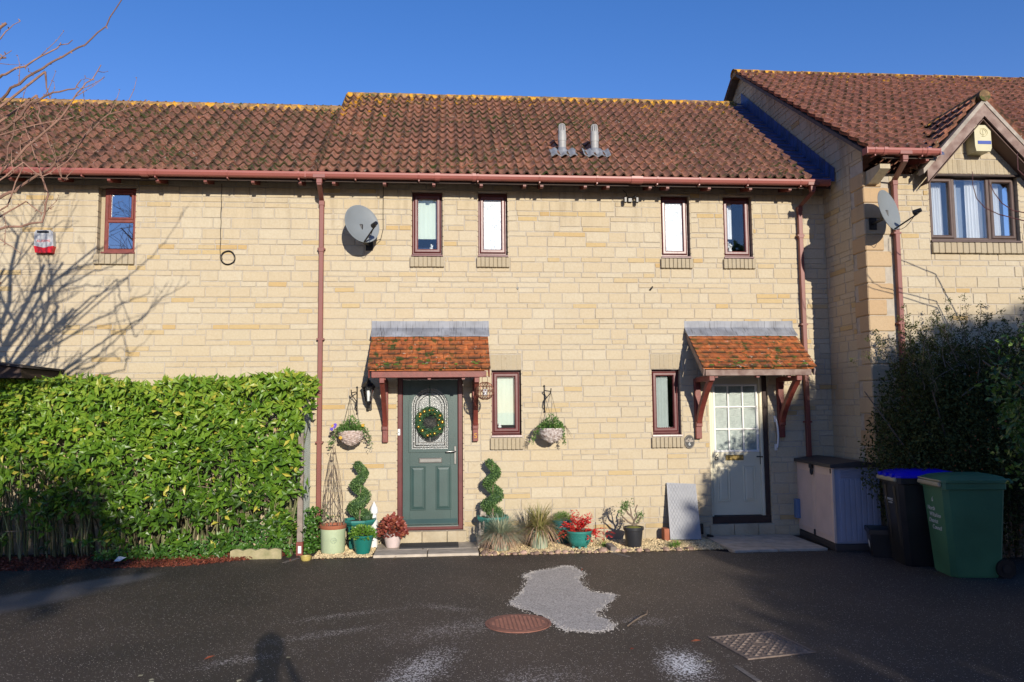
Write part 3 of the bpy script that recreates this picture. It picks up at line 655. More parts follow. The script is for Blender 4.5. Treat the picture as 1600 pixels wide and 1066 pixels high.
b.lathe([(.02,0),(.034,.03),(.02,.08),(.03,.1)],(4.19,g[4]+.05,g[2]+.005)); b.build('flower_vase',m_curtain,wE)
wF,g=window(house_m,WB[4],sillh=.17,seed=5); blind(wF,g,0,1,m_blind,.09); room(wF,*g[:4],g[4]+.05)
b=B(); b.ball((.76,g[4]+.015,g[2]+.075),.024); b.ball((.76,g[4]+.015,g[2]+.045),.028,rz=.02); b.build('ornament',m_white,wF,smooth=True)
wG,g=window(house_m,WB[5],sillh=.155,seed=6); blind(wG,g,0,.72,m_blindw,.04); room(wG,*g[:4],g[4]+.05)
b=B()
for i in range(6): b.ball((3.04+i*.032,g[4]+.005,g[2]+.028),.009,n=6,m=4)
b.build('ornament',m_white,wG)
b=B(); soldier(b,heads[0][0]+.01,heads[0][1]-.01,2.468,2.685,0,.004,.068,8); b.build('soldier_lintel',m_soldier,mw); b=B(); soldier(b,heads[1][0]+.01,heads[1][1]-.01,2.468,2.685,0,.004,.068,9); b.build('soldier_lintel',m_soldier,mw)
# right house window: three lights
x0,x1,z0,z1=WR; ya=-1.1+.06; b=B(); rect_ring(b,x0+.006,x1-.006,z0+.04,z1-.004,.045,ya,ya+.08)
for mx in (6.86,7.36): b.cbox(mx-.026,mx+.026,ya-.004,ya+.07,z0+.06,z1-.03,.008)
wR=b.build('window',m_upvc_d,house_r)
for a,e in ((6.505,6.84),(7.38,7.725)):
    b=B(); rect_ring(b,a,e,z0+.07,z1-.04,.045,ya-.02,ya+.05); b.build('casement_frame',m_upvc_d,wR)
for a,e,d in ((6.54,6.80,.1),(6.88,7.34,.07),(7.42,7.69,.1)):
    b=B(); b.box(a,e,ya+.01,ya+.016,z0+d,z1-d+.02); b.build('pane',m_glass,wR)
b=B(); b.prism([(ya+.06,z0+.045),(-1.13,z0+.03),(-1.135,z0+.005),(ya+.06,z0+.005)],x0,x1,'x'); b.build('window_board',m_upvc_d,wR)
b=B(); b.prism([(ya,z1+.012),(-1.13,z1+.006),(-1.13,z1-.02),(ya,z1-.02)],x0-.02,x1+.02,'x'); b.build('head_drip',m_darktim,wR)
b=B(); soldier(b,6.47,7.82,z0-.15,z0-.004,-1.1,.05,.085,12); b.build('brick_sill',m_brick,wR)
b=B(); soldier(b,6.43,7.83,5.035,5.235,-1.1,.006,.068,13); b.build('soldier_lintel',m_soldier,rw)
room(wR,6.52,7.72,z0+.05,z1-.03,ya+.2,1.0)
for a,e,z in ((6.60,6.79,0),(6.86,7.0,0),(7.12,7.36,0),(7.42,7.62,0)):
    b=B(); n=34; vs=[]
    for i in range(n+1):
        t=i/n; x=a+(e-a)*t; w_=.02*math.sin(t*n*.95); vs+=[(x+.04*(1-t)*0,ya+.13+w_,z0+.03),(x*.96+(a+e)/2*.04,ya+.13+w_*.6,z1-.03)]
    b.add(vs,[(2*i,2*i+2,2*i+3,2*i+1) for i in range(n)]); b.build('curtain',m_curtain,wR,smooth=True)
b=B(); b.box(6.56,7.72,ya+.19,ya+.195,z0+.04,z1-.02); b.build('net_curtain',M('net_curtain',(.20,.24,.32),.9,.1),wR)
# ---- doors
def arch(x0,x1,z0,zs,n=18,ins=0):
    """outline of an arch-topped light: straight to zs then half round"""
    cx=(x0+x1)/2; rr=(x1-x0)/2-ins; P=[(x0+ins,z0+ins),(x1-ins,z0+ins)]
    for i in range(n+1):
        a=PI*i/n; P.append((cx+rr*math.cos(a),zs+rr*math.sin(a)))
    return P
def outline_ring(b,P,Q,ya,yb,r=None):
    k=len(P); vs=[(x,yb,z) for x,z in P]+[(x,ya,z) for x,z in P]+[(x,ya,z) for x,z in Q]+[(x,yb,z) for x,z in Q]
    b.add(vs,[(m_*k+j,m_*k+(j+1)%k,m_*k+k+(j+1)%k,m_*k+k+j) for m_ in range(3) for j in range(k)],r)
def raised_panel(b,x0,x1,z0,z1,Y):
    rect_ring(b,x0,x1,z0,z1,.022,Y-.010,Y+.002); c=.05
    o=[(x0+.022,z0+.022),(x1-.022,z0+.022),(x1-.022,z1-.022),(x0+.022,z1-.022)]; i=[(x0+c,z0+c),(x1-c,z0+c),(x1-c,z1-c),(x0+c,z1-c)]
    b.add([(x,Y-.001,z) for x,z in o]+[(x,Y-.009,z) for x,z in i],[(4,5,6,7)]+[(j,(j+1)%4,4+(j+1)%4,4+j) for j in range(4)])
YD=.065
# green door
b=B(); rect_ring(b,D5[0]+.006,D5[1]-.006,.285,2.415,.072,YD-.03,YD+.08,tb=.05); f5=b.build('front_door',m_upvc,house_m); f5['label']='green front door with arched leaded glass in a burgundy frame'
b=B(); a0,a1,c0,c1=-.587,.172,.345,2.34; GXX=(-.487,.065,1.36,1.965)
# leaf face with an arched hole: built as strips round the arch
P=arch(*GXX); cx=(GXX[0]+GXX[1])/2
b.cbox(a0,GXX[0],YD,YD+.045,c0,c1,.003); b.cbox(GXX[1],a1,YD,YD+.045,c0,c1,.003); b.box(GXX[0],GXX[1],YD,YD+.045,c0,GXX[2])
top=[(GXX[0],c1)]+[(x,z) for x,z in P[2:]][::-1]+[(GXX[1],c1)]
n=len(P)-2
for i in range(n-1):
    p_,q_=P[2+i],P[3+i]; b.add([(p_[0],YD,p_[1]),(q_[0],YD,q_[1]),(q_[0],YD,c1),(p_[0],YD,c1)],[(0,1,2,3)])
raised_panel(b,-.483,-.272,.55,1.15,YD); raised_panel(b,-.134,.078,.55,1.15,YD)
lf=b.build('door_leaf',m_dgreen,f5)
b=B(); Q=arch(GXX[0]-.02,GXX[1]+.02,GXX[2]-.02,GXX[3]); outline_ring(b,Q,arch(*GXX,ins=.022),YD-.016,YD+.02)
b.add([],[]) if 0 else None
rect_ring(b,GXX[0]-.055,GXX[1]+.055,GXX[2]-.055,GXX[2]+.0,.0001,YD-.001,YD) if 0 else None
b.build('glass_moulding',m_dgreen,f5,smooth=True)
# textured glass and leadwork
b=B(); b.add([(x,YD+.012,z) for x,z in arch(*GXX,ins=.01)],[tuple(range(len(P)))])
m,n_,l_,bs_=nodes('leaded_door_glass'); tc=n_.new('ShaderNodeTexCoord').outputs['Object']
vz=noi(n_,l_,tc,170,2,.6); l_.new(mixc(n_,l_,mrange(n_,l_,vz,.42,.58),(.05,.06,.06),(.42,.44,.43)),bs_.inputs['Base Color']); bs_.inputs['Roughness'].default_value=.18
bp=n_.new('ShaderNodeBump'); bp.inputs['Strength'].default_value=.5; bp.inputs['Distance'].default_value=.004; l_.new(vz,bp.inputs['Height']); l_.new(bp.outputs[0],bs_.inputs['Normal'])
gl5=b.build('leaded_glass',m,f5)
b=B(); yl=YD+.006; cz=1.745
b.ball((cx,yl+.003,cz-.02),.185,.010,.235,n=28,m=10); b.build('clear_oval_glass',m_dgl:=M('dark_clear_glass',(.02,.025,.025),.06,.1,5),f5,smooth=True)
b=B()
for ins,wd in ((.045,.004),(.075,.006),(.115,.004)):
    Pi=arch(*GXX,ins=ins); b.tube([(x,yl-.001,z) for x,z in Pi]+[(Pi[0][0],yl-.001,Pi[0][1])],wd,5)
b.tube([(cx+.19*math.cos(t*PI/16),yl-.006,cz-.02+.24*math.sin(t*PI/16)) for t in range(33)],.005,6)
for x in (-.42,-.30,-.12,0.0): b.box(x-.003,x+.003,yl-.004,yl,1.405,1.47)
b.box(-.44,.02,yl-.004,yl,1.468,1.475); b.box(cx-.003,cx+.003,yl-.004,yl,1.47,1.55)
for k in range(-3,4):
    for sg in (1,-1):
        q=.085-abs(k)*.012; b.tube([(cx+k*.022-sg*q*.6,yl-.011,cz-q*.75+.0),(cx+k*.022+sg*q*.6,yl-.011,cz+q*.75)],.0035,4)
b.build('leadwork',m_steel,gl5) if 0 else b.build('leadwork',m_steel,f5)
b=B(); rect_ring(b,-.365,-.045,1.193,1.263,.014,YD-.014,YD+.001); b.box(-.352,-.058,YD-.008,YD,1.205,1.25); b.build('letter_plate',m_steel,f5)
b=B(); b.cbox(.118,.152,YD-.012,YD,1.17,1.42,.006); b.tube([(.135,YD-.01,1.35),(.135,YD-.055,1.35),(.12,YD-.062,1.35),(.01,YD-.062,1.345)],[.012,.012,.013,.010],10); b.build('door_handle',m_steel,f5,smooth=True)
b=B(); b.box(-.590,.175,YD-.03,YD-.0,.340,.352); b.prism([(YD-.001,.43),(YD-.032,.375),(YD-.032,.362),(YD-.001,.362)],-.575,.16,'x'); b.build('weather_bar',m_dgreen,f5)
b=B(); b.box(-.590,.175,YD-.045,YD-.005,.331,.3405); b.build('threshold',m_steel,f5)
b=B(); b.cbox(-.655,-.62,YD-.046,YD-.03,1.575,1.665,.005); be=b.build('doorbell',m_white,f5); b=B(); b.tube([(-.6375,YD-.05,1.62),(-.6375,YD-.046,1.62)],.008,12); b.build('button',m_black,be)
b=B(); x=-.70
for e in (-.32,.02,.29): b.cbox(x+.003,e-.003,-.06,.02,.10,.278,.006,random.random()*.4); x=e
b.build('step',m_stepstone,house_m)
# cream door
b=B(); rect_ring(b,D6[0]+.006,D6[1]-.075,.33,2.395,.045,YD-.03,YD+.08); f6=b.build('front_door',m_cream,house_m); f6['label']='cream front door with nine glazed squares and the number 6'
b=B(); b.cbox(D6[1]-.075,D6[1]-.006,YD-.04,YD+.08,.30,2.39,.006); b.box(D6[0]+.006,D6[1]-.005,YD-.05,YD+.08,.283,.385); b.build('frame_post',m_darktim,f6)
g=(3.832,4.472,1.289,2.24)
b=B(); b.cbox(3.792,g[0],YD,YD+.045,.395,2.345,.003); b.cbox(g[1],4.542,YD,YD+.045,.395,2.345,.003); b.box(g[0],g[1],YD,YD+.045,.395,g[2]); b.box(g[0],g[1],YD,YD+.045,g[3],2.345)
raised_panel(b,3.86,4.04,.58,1.09,YD); raised_panel(b,4.235,4.415,.58,1.09,YD); b.build('door_leaf',m_cream,f6)
b=B(); rect_ring(b,g[0]-.012,g[1]+.012,g[2]-.012,g[3]+.012,.032,YD-.012,YD+.02)
for i in (1,2):
    x=g[0]+(g[1]-g[0])*i/3; z=g[2]+(g[3]-g[2])*i/3; b.cbox(x-.011,x+.011,YD-.008,YD+.015,g[2],g[3],.004); b.cbox(g[0],g[1],YD-.0065,YD+.015,z-.011,z+.011,.004)
b.build('glazing_bars',m_whiteg,f6)
b=B(); b.box(g[0],g[1],YD+.018,YD+.024,g[2],g[3]); b.build('glass_panel',m_obs2,f6)
b=B(); rect_ring(b,3.982,4.245,1.165,1.24,.012,YD-.012,YD+.001); b.box(3.99,4.235,YD-.006,YD,1.172,1.232); b.build('letter_plate',m_brass,f6)
text('door_number','6',.13,(3.845,YD-.006,1.205),FRONT,m_black,f6,shear=.15)
b=B(); b.cbox(4.487,4.527,YD-.010,YD,1.10,1.28,.004); b.tube([(4.507,YD-.01,1.21),(4.507,YD-.05,1.21),(4.49,YD-.055,1.21),(4.42,YD-.055,1.215)],.009,8); b.build('door_handle',m_black,f6,smooth=True)
b=B(); x=3.70
for e in (4.05,4.40,4.64): b.cbox(x+.003,e-.003,-.03,.02,.10,.278,.006,random.random()*.4); x=e
b.build('step',m_stepstone,house_m)
b=B(); pts=[(4.70,-.02,1.76),(4.70,-.05,1.74),(4.715,-.06,1.62),(4.72,-.06,1.5),(4.715,-.05,1.40),(4.70,-.05,1.345),(4.70,-.02,1.33)]; b.tube(pts,.013,10)
for z in (1.745,1.345): b.cbox(4.68,4.72,-.02,-.006,z-.045,z+.045,.004)
tag(b.build('grab_handle',m_white,smooth=True),'white curved grab handle screwed to the wall right of the cream door','handle')
m_moss=M('green_moss',(.10,.17,.02),.95,.4,40,.6,90)
# ---- door canopies
def canopy(x0,x1,label,fm):
    ytop,ztop,yb,zb=-.06,2.985,-.74,2.445; L=math.hypot(ytop-yb,ztop-zb); uy,uz=(ytop-yb)/L,(ztop-zb)/L
    b=B(); fx0,fx1=x0+.05,x1-.055; b.cbox(fx0,fx1,-.70,-.672,2.345,2.425,.004)
    cn=b.build('door_canopy',fm,house_m); cn['label']=label
    b=B(); b.prism([(-.672,2.40),(-.06,2.87),(-.06,2.84),(-.672,2.375)],fx0+.02,fx1-.02,'x'); b.build('soffit_boards',m_soffit,cn)
    for s,x in ((-1,x0+.012),(1,x1-.03)):
        b=B(); b.prism([(-.735,2.425),(-.01,3.0),(-.01,2.90),(-.70,2.345)],x,x+.018,'x'); b.build('bargeboard',fm,cn)
    b=B(); rs=random.Random(int(x0*10)); n=8; g=L/n
    for c in range(n+1):
        s=c*g; x=x0-(.08 if c%2 else 0)
        while x<x1-.01:
            e=min(x+.163,x1); a=max(x,x0); r=rs.random(); t=rs.uniform(-.002,.003); h0=.027+t; jj=rs.uniform(-.003,.003)
            if c==n and s>=L: break
            def pt(xx,ss,h): return (xx,yb+uy*ss-uz*h*1.0,zb+uz*ss+uy*h)
            s1=min(s+g+.03,L); k=.003
            vs=[pt(a+k,s+jj,h0-.014),pt(e-k,s+jj,h0-.014),pt(e-k,s+jj,h0),pt(a+k,s+jj,h0),pt(e-k,s1,.004+t*.3),pt(a+k,s1,.004+t*.3)]
            b.add(vs,[(0,1,2,3),(3,2,4,5)],r,q=0,e=np.array([1,1,1-.0,1-.0,.1,.1])*(.55+.45*(1-c/n))); x+=.163
    b.box(x0+.01,x1-.01,yb+.03,yb+.05,zb-.01,zb+.02,.1); b.build('roof_tiles',m_plain,cn)
    # moss cushions on the lower courses
    for i in range(13):
        b=B()
        s=abs(rs.gauss(0,.13))+.01; x=rs.uniform(x0+.1,x1-.05); b.ball((x,yb+uy*s-uz*.02,zb+uz*s+uy*.02),rs.uniform(.015,.04),rs.uniform(.012,.02),rs.uniform(.008,.014),n=9,m=6,jit=.5); b.build('moss_cushion',m_moss,cn,smooth=True)
    b=B(); n=30; 
    for sgn in (0,):
        pr=[(-.012,3.155),(-.014,3.06),(-.03,3.045),(-.17,2.935),(-.172,2.925)]
        vs=[]
        xa,xb=x0-.01,x1+.02
        for (y,z) in pr:
            for i in range(n+1):
                x=xa+(xb-xa)*i/n; vs.append((x,y-.003*rs.random(),z+.003*rs.uniform(-1,1)))
        b.add(vs,[(k*(n+1)+i,k*(n+1)+i+1,(k+1)*(n+1)+i+1,(k+1)*(n+1)+i) for k in range(4) for i in range(n)])
        for x in (xa,xb): b.add([(x,-.012,3.155),(x,-.014,3.06),(x,-.17,2.935),(x,-.01,3.0)],[(0,1,2,3)])
    b.build('lead_flashing',m_leads,cn,smooth=True)
    for x in (fx0+.16,(fx0+fx1)/2,fx1-.3):
        b=B(); b.box(x-.02,x+.02,-.665,-.60,2.318,2.347); b.build('rafter_foot',m_redwood,cn)
    return cn
m_leads,n_,l_,bs_=nodes('streaked_lead'); tc=n_.new('ShaderNodeTexCoord').outputs['Object']; mp=n_.new('ShaderNodeMapping'); mp.inputs['Scale'].default_value=(55,4,2.5); l_.new(tc,mp.inputs[0])
c_=mixc(n_,l_,mrange(n_,l_,noi(n_,l_,tc,5,4),.35,.7),(.17,.18,.205),(.27,.285,.32)); c_=mixc(n_,l_,mrange(n_,l_,noi(n_,l_,mp.outputs[0],1.3,3,.6),.56,.66,0,.75),c_,(.06,.06,.065)); l_.new(c_,bs_.inputs['Base Color']); bs_.inputs['Roughness'].default_value=.55
def bracket(cn,x,w_,zlow,lab=None):
    yb=-.62
    b=B(); b.cbox(x,x+w_,-.075,-.004,zlow,2.33,.006); o=b.build('canopy_bracket',m_redwood,cn)
    b=B(); b.cbox(x+.004,x+w_-.004,yb-.06,-.074,2.275,2.345,.006); b.build('cross_rail',m_redwood,o); b=B(); b.cbox(x-.003,x+w_+.003,-.10,-.074,zlow+.17,zlow+.245,.005); b.build('foot_block',m_redwood,o)
    b=B(); n=12; vs=[]; z0=zlow+.22
    for i in range(n+1):
        t=i/n; y=-.075+(yb+.0+.075)*(t**1.25); z=z0+(2.30-z0)*(t**.9); tx=Vector((0,(yb+.075)*1.25*t**.25,(2.30-z0)*.9*(max(t,.05))**-.1)).normalized(); nn=Vector((0,-tx.z,tx.y))*.036
        for s,xx in ((1,x+.008),(1,x+w_-.008),(-1,x+w_-.008),(-1,x+.008)): vs.append((xx,y+nn.y*s,z+nn.z*s))
    b.add(vs,[(i*4+j,i*4+(j+1)%4,i*4+4+(j+1)%4,i*4+4+j) for i in range(n) for j in range(4)]+[(0,1,2,3),(n*4+3,n*4+2,n*4+1,n*4)]); b.build('curved_brace',m_redwood,o); return o
cn5=canopy(-1.0,.59,'tiled door canopy over the green door',m_redwood)
bracket(cn5,-.855,.075,1.485); k5=bracket(cn5,.375,.075,1.485)
text('house_number','5',.10,(.4125,-.079,1.56),FRONT,m_gold,k5)
cn6=canopy(3.42,4.995,'tiled door canopy over the cream door with a faded fascia',m_barge)
bracket(cn6,3.52,.085,1.48); bracket(cn6,4.735,.085,1.485)
# ---- vents on the roof
m_vent=M('white_vent_pipe',(.36,.36,.35),.5,.2,9)
for x,lab in ((1.745,'left of the two pale vent pipes standing on the tiled roof'),(2.235,'right of the two pale vent pipes standing on the tiled roof')):
    y=.37; z=5.135+.746*(y+.37)+.0
    t=thing('roof_vent',lab,'vent pipe',(x,y,z),'vent pipes on the middle roof')
    b=B(); b.lathe([(.058,-.02),(.058,.20),(.063,.20),(.063,.30),(.058,.305),(.058,.345),(.05,.36),(.05,.36)],(x,y,z)); b.build('pipe',m_vent,t,smooth=True)
    b=B(); b.lathe([(.030,.35),(.030,.45),(.022,.46)],(x,y,z),12)
    for i in range(12):
        a=2*PI*i/12; q=[(x+math.cos(a)*rr,y+math.sin(a)*rr,z+zz) for rr,zz in ((.05,.355),(.05,.40),(.046,.44),(.032,.465))]; b.tube(q,.0055,5)
    b.lathe([(.035,.455),(.03,.468),(.0,.47)],(x,y,z),12); b.build('cowl',m_vent,t,smooth=True)
    b=B(); n=26; vs=[]
    for s,hh in ((-.16,.0),(-.16,.012),(.10,.02)):
        for i in range(n+1):
            xx=x-.21+.42*i/n; wv=.018*math.cos((xx)/.136*2*PI)+.04; vs.append((xx+(.03 if (i in(0,)) else 0),y+s*.8-.6*(wv+hh),z+s*.6+.8*(wv+hh)))
    b.add(vs,[(k*(n+1)+i,k*(n+1)+i+1,(k+1)*(n+1)+i+1,(k+1)*(n+1)+i) for k in (0,1) for i in range(n)]); b.lathe([(.10,-.02),(.075,.05),(.06,.10)],(x,y-.0,z)); b.build('lead_slate',m_lead,t,smooth=True)
# ---- things fixed to the walls
def dish(loc,az,tilt,label,Yw,base):
    t=thing('satellite_dish',label,'satellite dish',loc)
    n=Vector((math.sin(az)*math.cos(tilt),-math.cos(az)*math.cos(tilt),math.sin(tilt))); rotm=n.to_track_quat('Z','Y').to_matrix().to_4x4()
    T=Matrix.Translation(Vector(loc))@rotm; up_=(Vector((0,0,1))-n*n.z).normalized(); 
    b=B(); prof=[(.0,0),(.06,.002),(.12,.009),(.18,.021),(.225,.034),(.25,.043),(.256,.043),(.256,.036),(.228,.026),(.18,.012),(.1,-.001),(0,-.008)]
    N=40; vs=[]
    for rr,z in prof:
        for j in range(N): a=2*PI*j/N; vs.append((rr*math.cos(a),rr*math.sin(a)*1.08,z))
    b.add(vs,[(i*N+j,i*N+(j+1)%N,(i+1)*N+(j+1)%N,(i+1)*N+j) for i in range(len(prof)-1) for j in range(N)]); b.xf(T).build('reflector',m_dish,t,smooth=True)
    L=Vector(loc); low=L-up_*.27+n*.03; foc=L+n*.36-up_*.16
    b=B(); b.tube([L-up_*.10-n*.02,low,foc-up_*.03],[.012,.012,.010],8); b.tube([foc-up_*.03,foc],.02,8); b.tube([foc+n*.05,foc-n*.045],[.026,.034],12); b.build('feed_arm',m_black,t,smooth=True)
    bk=L-n*.03-up_*.03; wp=Vector((base[0],Yw,base[1])); el=Vector((bk.x*.5+wp.x*.5,bk.y,wp.z))
    b=B(); b.cbox(bk.x-.04,bk.x+.04,bk.y-.03,bk.y+.04,bk.z-.07,bk.z+.05,.01); b.tube([bk-Vector((0,0,.03)),(bk.x,bk.y+.02,wp.z),wp],[.018]*3,10); b.box(wp.x-.05,wp.x+.05,Yw-.012,Yw,wp.z-.08,wp.z+.08); b.build('wall_mount',m_black,t)
    b=B(); pts=[foc-n*.0-up_*.02]+[foc*(1-k/8)+(bk-Vector((0,0,.1)))*(k/8)-Vector((0,0,.16*math.sin(PI*k/8))) for k in range(1,9)]; b.tube(pts,.004,5); b.build('cable',m_black,t)
dish((-1.135,-.33,4.43),R(33),R(14),'grey satellite dish facing out beside the left downpipe, its shadow on the stone',0,(-1.05,4.22))
dish((5.66,-1.45,4.42),R(33),R(12),'grey satellite dish seen nearly edge-on at the corner of the right house',-1.12,(5.66,4.33))
# alarm box, white and red
t=thing('alarm_box','white alarm box with a red lower band on the left wall in branch shadows','alarm box',(-5.36,-.03,4.2))
b=B(); b.prism([(-5.455,4.375),(-5.27,4.375),(-5.24,4.35),(-5.225,4.16),(-5.345,4.135),(-5.475,4.16),(-5.475,4.34)],-.085,-.006,'y'); b.build('case',M('grey_white_plastic',(.50,.51,.52),.35,.3,14),t)
b=B(); b.prism([(-5.475,4.16),(-5.41,4.148),(-5.345,4.13),(-5.29,4.15),(-5.225,4.16),(-5.245,4.068),(-5.455,4.068)],-.09,-.006,'y'); b.build('red_lens',m_red,t)
b=B(); b.box(-5.44,-5.29,-.088,-.084,4.333,4.365); b.build('solar_strip',m_black,t); text('lettering','ALARMS',.047,(-5.355,-.0865,4.225),FRONT,m_red,t)
# cream alarm box on the gable
t=thing('alarm_box','cream box alarm with a blue band under the point of the right gable','alarm box',(7.15,-1.12,5.45))
b=B(); yb=-1.105; yf_=-1.30
b.prism([(7.035,5.645),(7.265,5.645),(7.27,5.34),(7.25,5.29),(7.05,5.29),(7.035,5.36)],yf_,yb,'y'); b.build('case',m_alarm,t)
b=B(); b.box(7.075,7.262,yf_-.004,yf_,5.385,5.43); b.build('blue_band',m_blue,t)
b=B(); 
b.tube([(7.155+.062*math.cos(a*PI/10),yf_-.003,5.545+.055*math.sin(a*PI/10)) for a in range(-9,10-0)][3:17],.004,5)
b.tube([(7.155+.04*math.cos(a*PI/8),yf_-.003,5.55+.036*math.sin(a*PI/8)) for a in range(17)],.0035,5); b.tube([(7.155,yf_-.003,5.49),(7.155,yf_-.003,5.58)],.0035,5); b.build('emblem',m_alarm2:=M('aged_cream_relief',(.55,.50,.28),.5,.1,5),t)
# twin floodlight holder under the eaves
t=thing('security_light','small twin-headed black light fitting high on the wall under the eaves','light fitting',(2.66,-.03,4.88))
b=B(); b.cbox(2.625,2.685,-.05,-.006,4.87,4.95,.006)
for s in (-1,1): b.tube([(2.655+s*.02,-.04,4.93),(2.655+s*.06,-.09,4.95),(2.655+s*.085,-.10,4.90)],.010,7); 
b.build('bracket',m_black,t)
for s in (-1,1): b=B(); b.cbox(2.655+s*.085-.022,2.655+s*.085+.022,-.13,-.07,4.845,4.925,.008); b.build('lamp_head',m_black,t)
b=B(); b.tube([(2.62,-.02,4.95),(2.60,-.03,5.01),(2.56,-.02,5.05)],.005,5); b.build('cable',m_black,t)
# loose cable with a coil
b=B(); pts=[(-3.07+.004*math.sin(i*1.7),-.014,5.06-i*.066) for i in range(16)]; x,z=pts[-1][0],pts[-1][2]
for i in range(40):
    a=PI+i*.33; rr=.105-.0006*i; pts.append((-2.965+rr*math.cos(a)+.004*math.sin(i),-.016-.002*(i%3),4.03+rr*math.sin(a)))
b.tube(pts,.0045,5); tag(b.build('loose_cable',m_black),'thin black cable hanging down the left wall and ending in a coil','cable')
b=B(); b.tube([(-.86,-.014,5.1),(-.863,-.014,4.7),(-.86,-.016,4.45),(-.89,-.05,4.3),(-.95,-.16,4.25)],.0045,5); tag(b.build('dish_cable',m_black),'thin black cable running down from the eaves to the left satellite dish','cable')
b=B(); b.tube([(1.02,-.02,3.62),(1.02,-.006,3.62)],.016,10,.3); tag(b.build('wall_vent_plug',m_black),'tiny round dark plug in the stone between the two floors','plug')
b=B(); b.tube([(2.92,-.035,3.60),(2.955,-.02,3.64),(2.96,-.004,3.65)],[.014,.011,.01],8); tag(b.build('overflow_pipe',m_black),'short dark pipe stub poking from the wall above the right canopy','pipe')
# oval name plaque
t=thing('house_plaque','oval dark plaque with pale cottage relief and the number 6 beside the cream door','plaque',(3.44,-.006,1.43))
b=B(); c_=[(3.437+.075*math.cos(a*PI/16),1.437+.098*math.sin(a*PI/16)) for a in range(32)]; b.prism(c_,-.02,-.004,'y'); b.build('plate',m_black,t)
b=B(); rs=random.Random(4)
b.tube([(3.437+.067*math.cos(a*PI/16),-.022,1.437+.09*math.sin(a*PI/16)) for a in range(33)],.003,5)
for q in ((3.40,1.452,.02),(3.425,1.475,.016),(3.462,1.478,.014),(3.45,1.455,.018),(3.48,1.452,.014)): b.ball((q[0],-.021,q[1]),q[2],.004,q[2]*.8,n=8,m=6,jit=.5)
b.box(3.385,3.49,-.023,-.02,1.437,1.444); b.build('cottage_relief',m_figur,t); text('number','6',.062,(3.437,-.0215,1.405),FRONT,m_print,t)
# lantern by the green door
t=thing('wall_lantern','black six-sided coach lantern on the wall left of the green door canopy','wall light',(-1.04,-.02,2.0))
x,y=-1.04,-.16
b=B(); b.cbox(x-.035,x+.035,-.03,-.004,1.92,2.06,.008); b.tube([(x,-.03,1.965),(x,-.09,1.94),(x,-.15,1.955),(x,y,2.01)],[.016,.014,.013,.012],8); b.lathe([(.02,0),(.035,.02),(.045,.045)],(x,y,2.0),6); b.build('arm',m_black,t)
b=B(); 
for i in range(6):
    a=2*PI*i/6+.26; b.tube([(x+.045*math.cos(a),y+.045*math.sin(a),2.045),(x+.082*math.cos(a),y+.082*math.sin(a),2.235)],.006,5)
b.lathe([(.093,2.232),(.097,2.245),(.06,2.29),(.03,2.315),(.028,2.33),(.012,2.34),(.014,2.355),(0,2.37)],(x,y,0),6,rot=.26); b.build('cage',m_black,t)
b=B(); b.lathe([(.042,2.047),(.078,2.232)],(x,y,0),6,rot=.26); b.build('glass',m_glass,t); b=B(); b.lathe([(.018,2.05),(.022,2.10),(.03,2.15),(.02,2.19),(0,2.2)],(x,y,0),12); b.build('bulb',m_white,t,smooth=True)
# hanging globe lantern
t=thing('globe_lantern','round pierced metal globe lantern hanging from the right end of the left canopy','lantern',(.515,-.70,2.17))
c=Vector((.515,-.70,2.165)); rr=.118; b=B()
for i in range(16):
    a=2*PI*i/16; b.tube([c+Vector((rr*math.sin(th)*math.cos(a+.25*math.sin(th*4)),rr*math.sin(th)*math.sin(a+.25*math.sin(th*4)),rr*math.cos(th))) for th in [PI*k/14 for k in range(1,14)]],.0028,4)
    b.tube([c+Vector((rr*math.sin(th)*math.cos(a-.25*math.sin(th*4)),rr*math.sin(th)*math.sin(a-.25*math.sin(th*4)),rr*math.cos(th))) for th in [PI*k/14 for k in range(1,14)]],.0028,4)
for th in (R(28),R(60),R(90),R(120),R(150)): b.tube([c+Vector((rr*math.sin(th)*math.cos(a*PI/12),rr*math.sin(th)*math.sin(a*PI/12),rr*math.cos(th))) for a in range(25)],.003,4)
b.build('globe',m_copper,t); b=B(); b.tube([c+Vector((-.035,0,.11)),c+Vector((-.035,0,.17)),c+Vector((0,0,.2)),c+Vector((.035,0,.17)),c+Vector((.035,0,.11))],.003,4); b.build('hanger',m_copper,t)
b=B(); b.lathe([(.03,-.06),(.03,.02),(0,.03)],tuple(c),12); b.build('candle',m_white,t)
# wreath
t=thing('wreath','green wreath with gold baubles hung on the glass of the green door','wreath',(-.215,YD-.05,1.75))
cw=Vector((-.212,YD-.045,1.755)); b=B(); n=2600; a=rng.uniform(0,2*PI,n); ra=.158+rng.normal(size=n)*.022
pos=np.stack([cw.x+ra*np.cos(a),cw.y+rng.normal(size=n)*.012,cw.z+ra*np.sin(a)],1); d=unit(n)*.8+np.stack([-np.sin(a),np.zeros(n),np.cos(a)],1)*.9; d[:,1]-=.35
leaves(b,pos,d,unit(n),rng.uniform(.026,.055,n),.010,0.05,.1); b.build('foliage',L_pine,t)
b=B(); b.tube([(cw.x+.155*math.cos(k*PI/12),cw.y+.01,cw.z+.155*math.sin(k*PI/12)) for k in range(25)],.018,6); b.tube([(cw.x,cw.y,cw.z+.17),(cw.x,cw.y+.01,cw.z+.5)],.004,4); b.build('ring',L_pine,t)
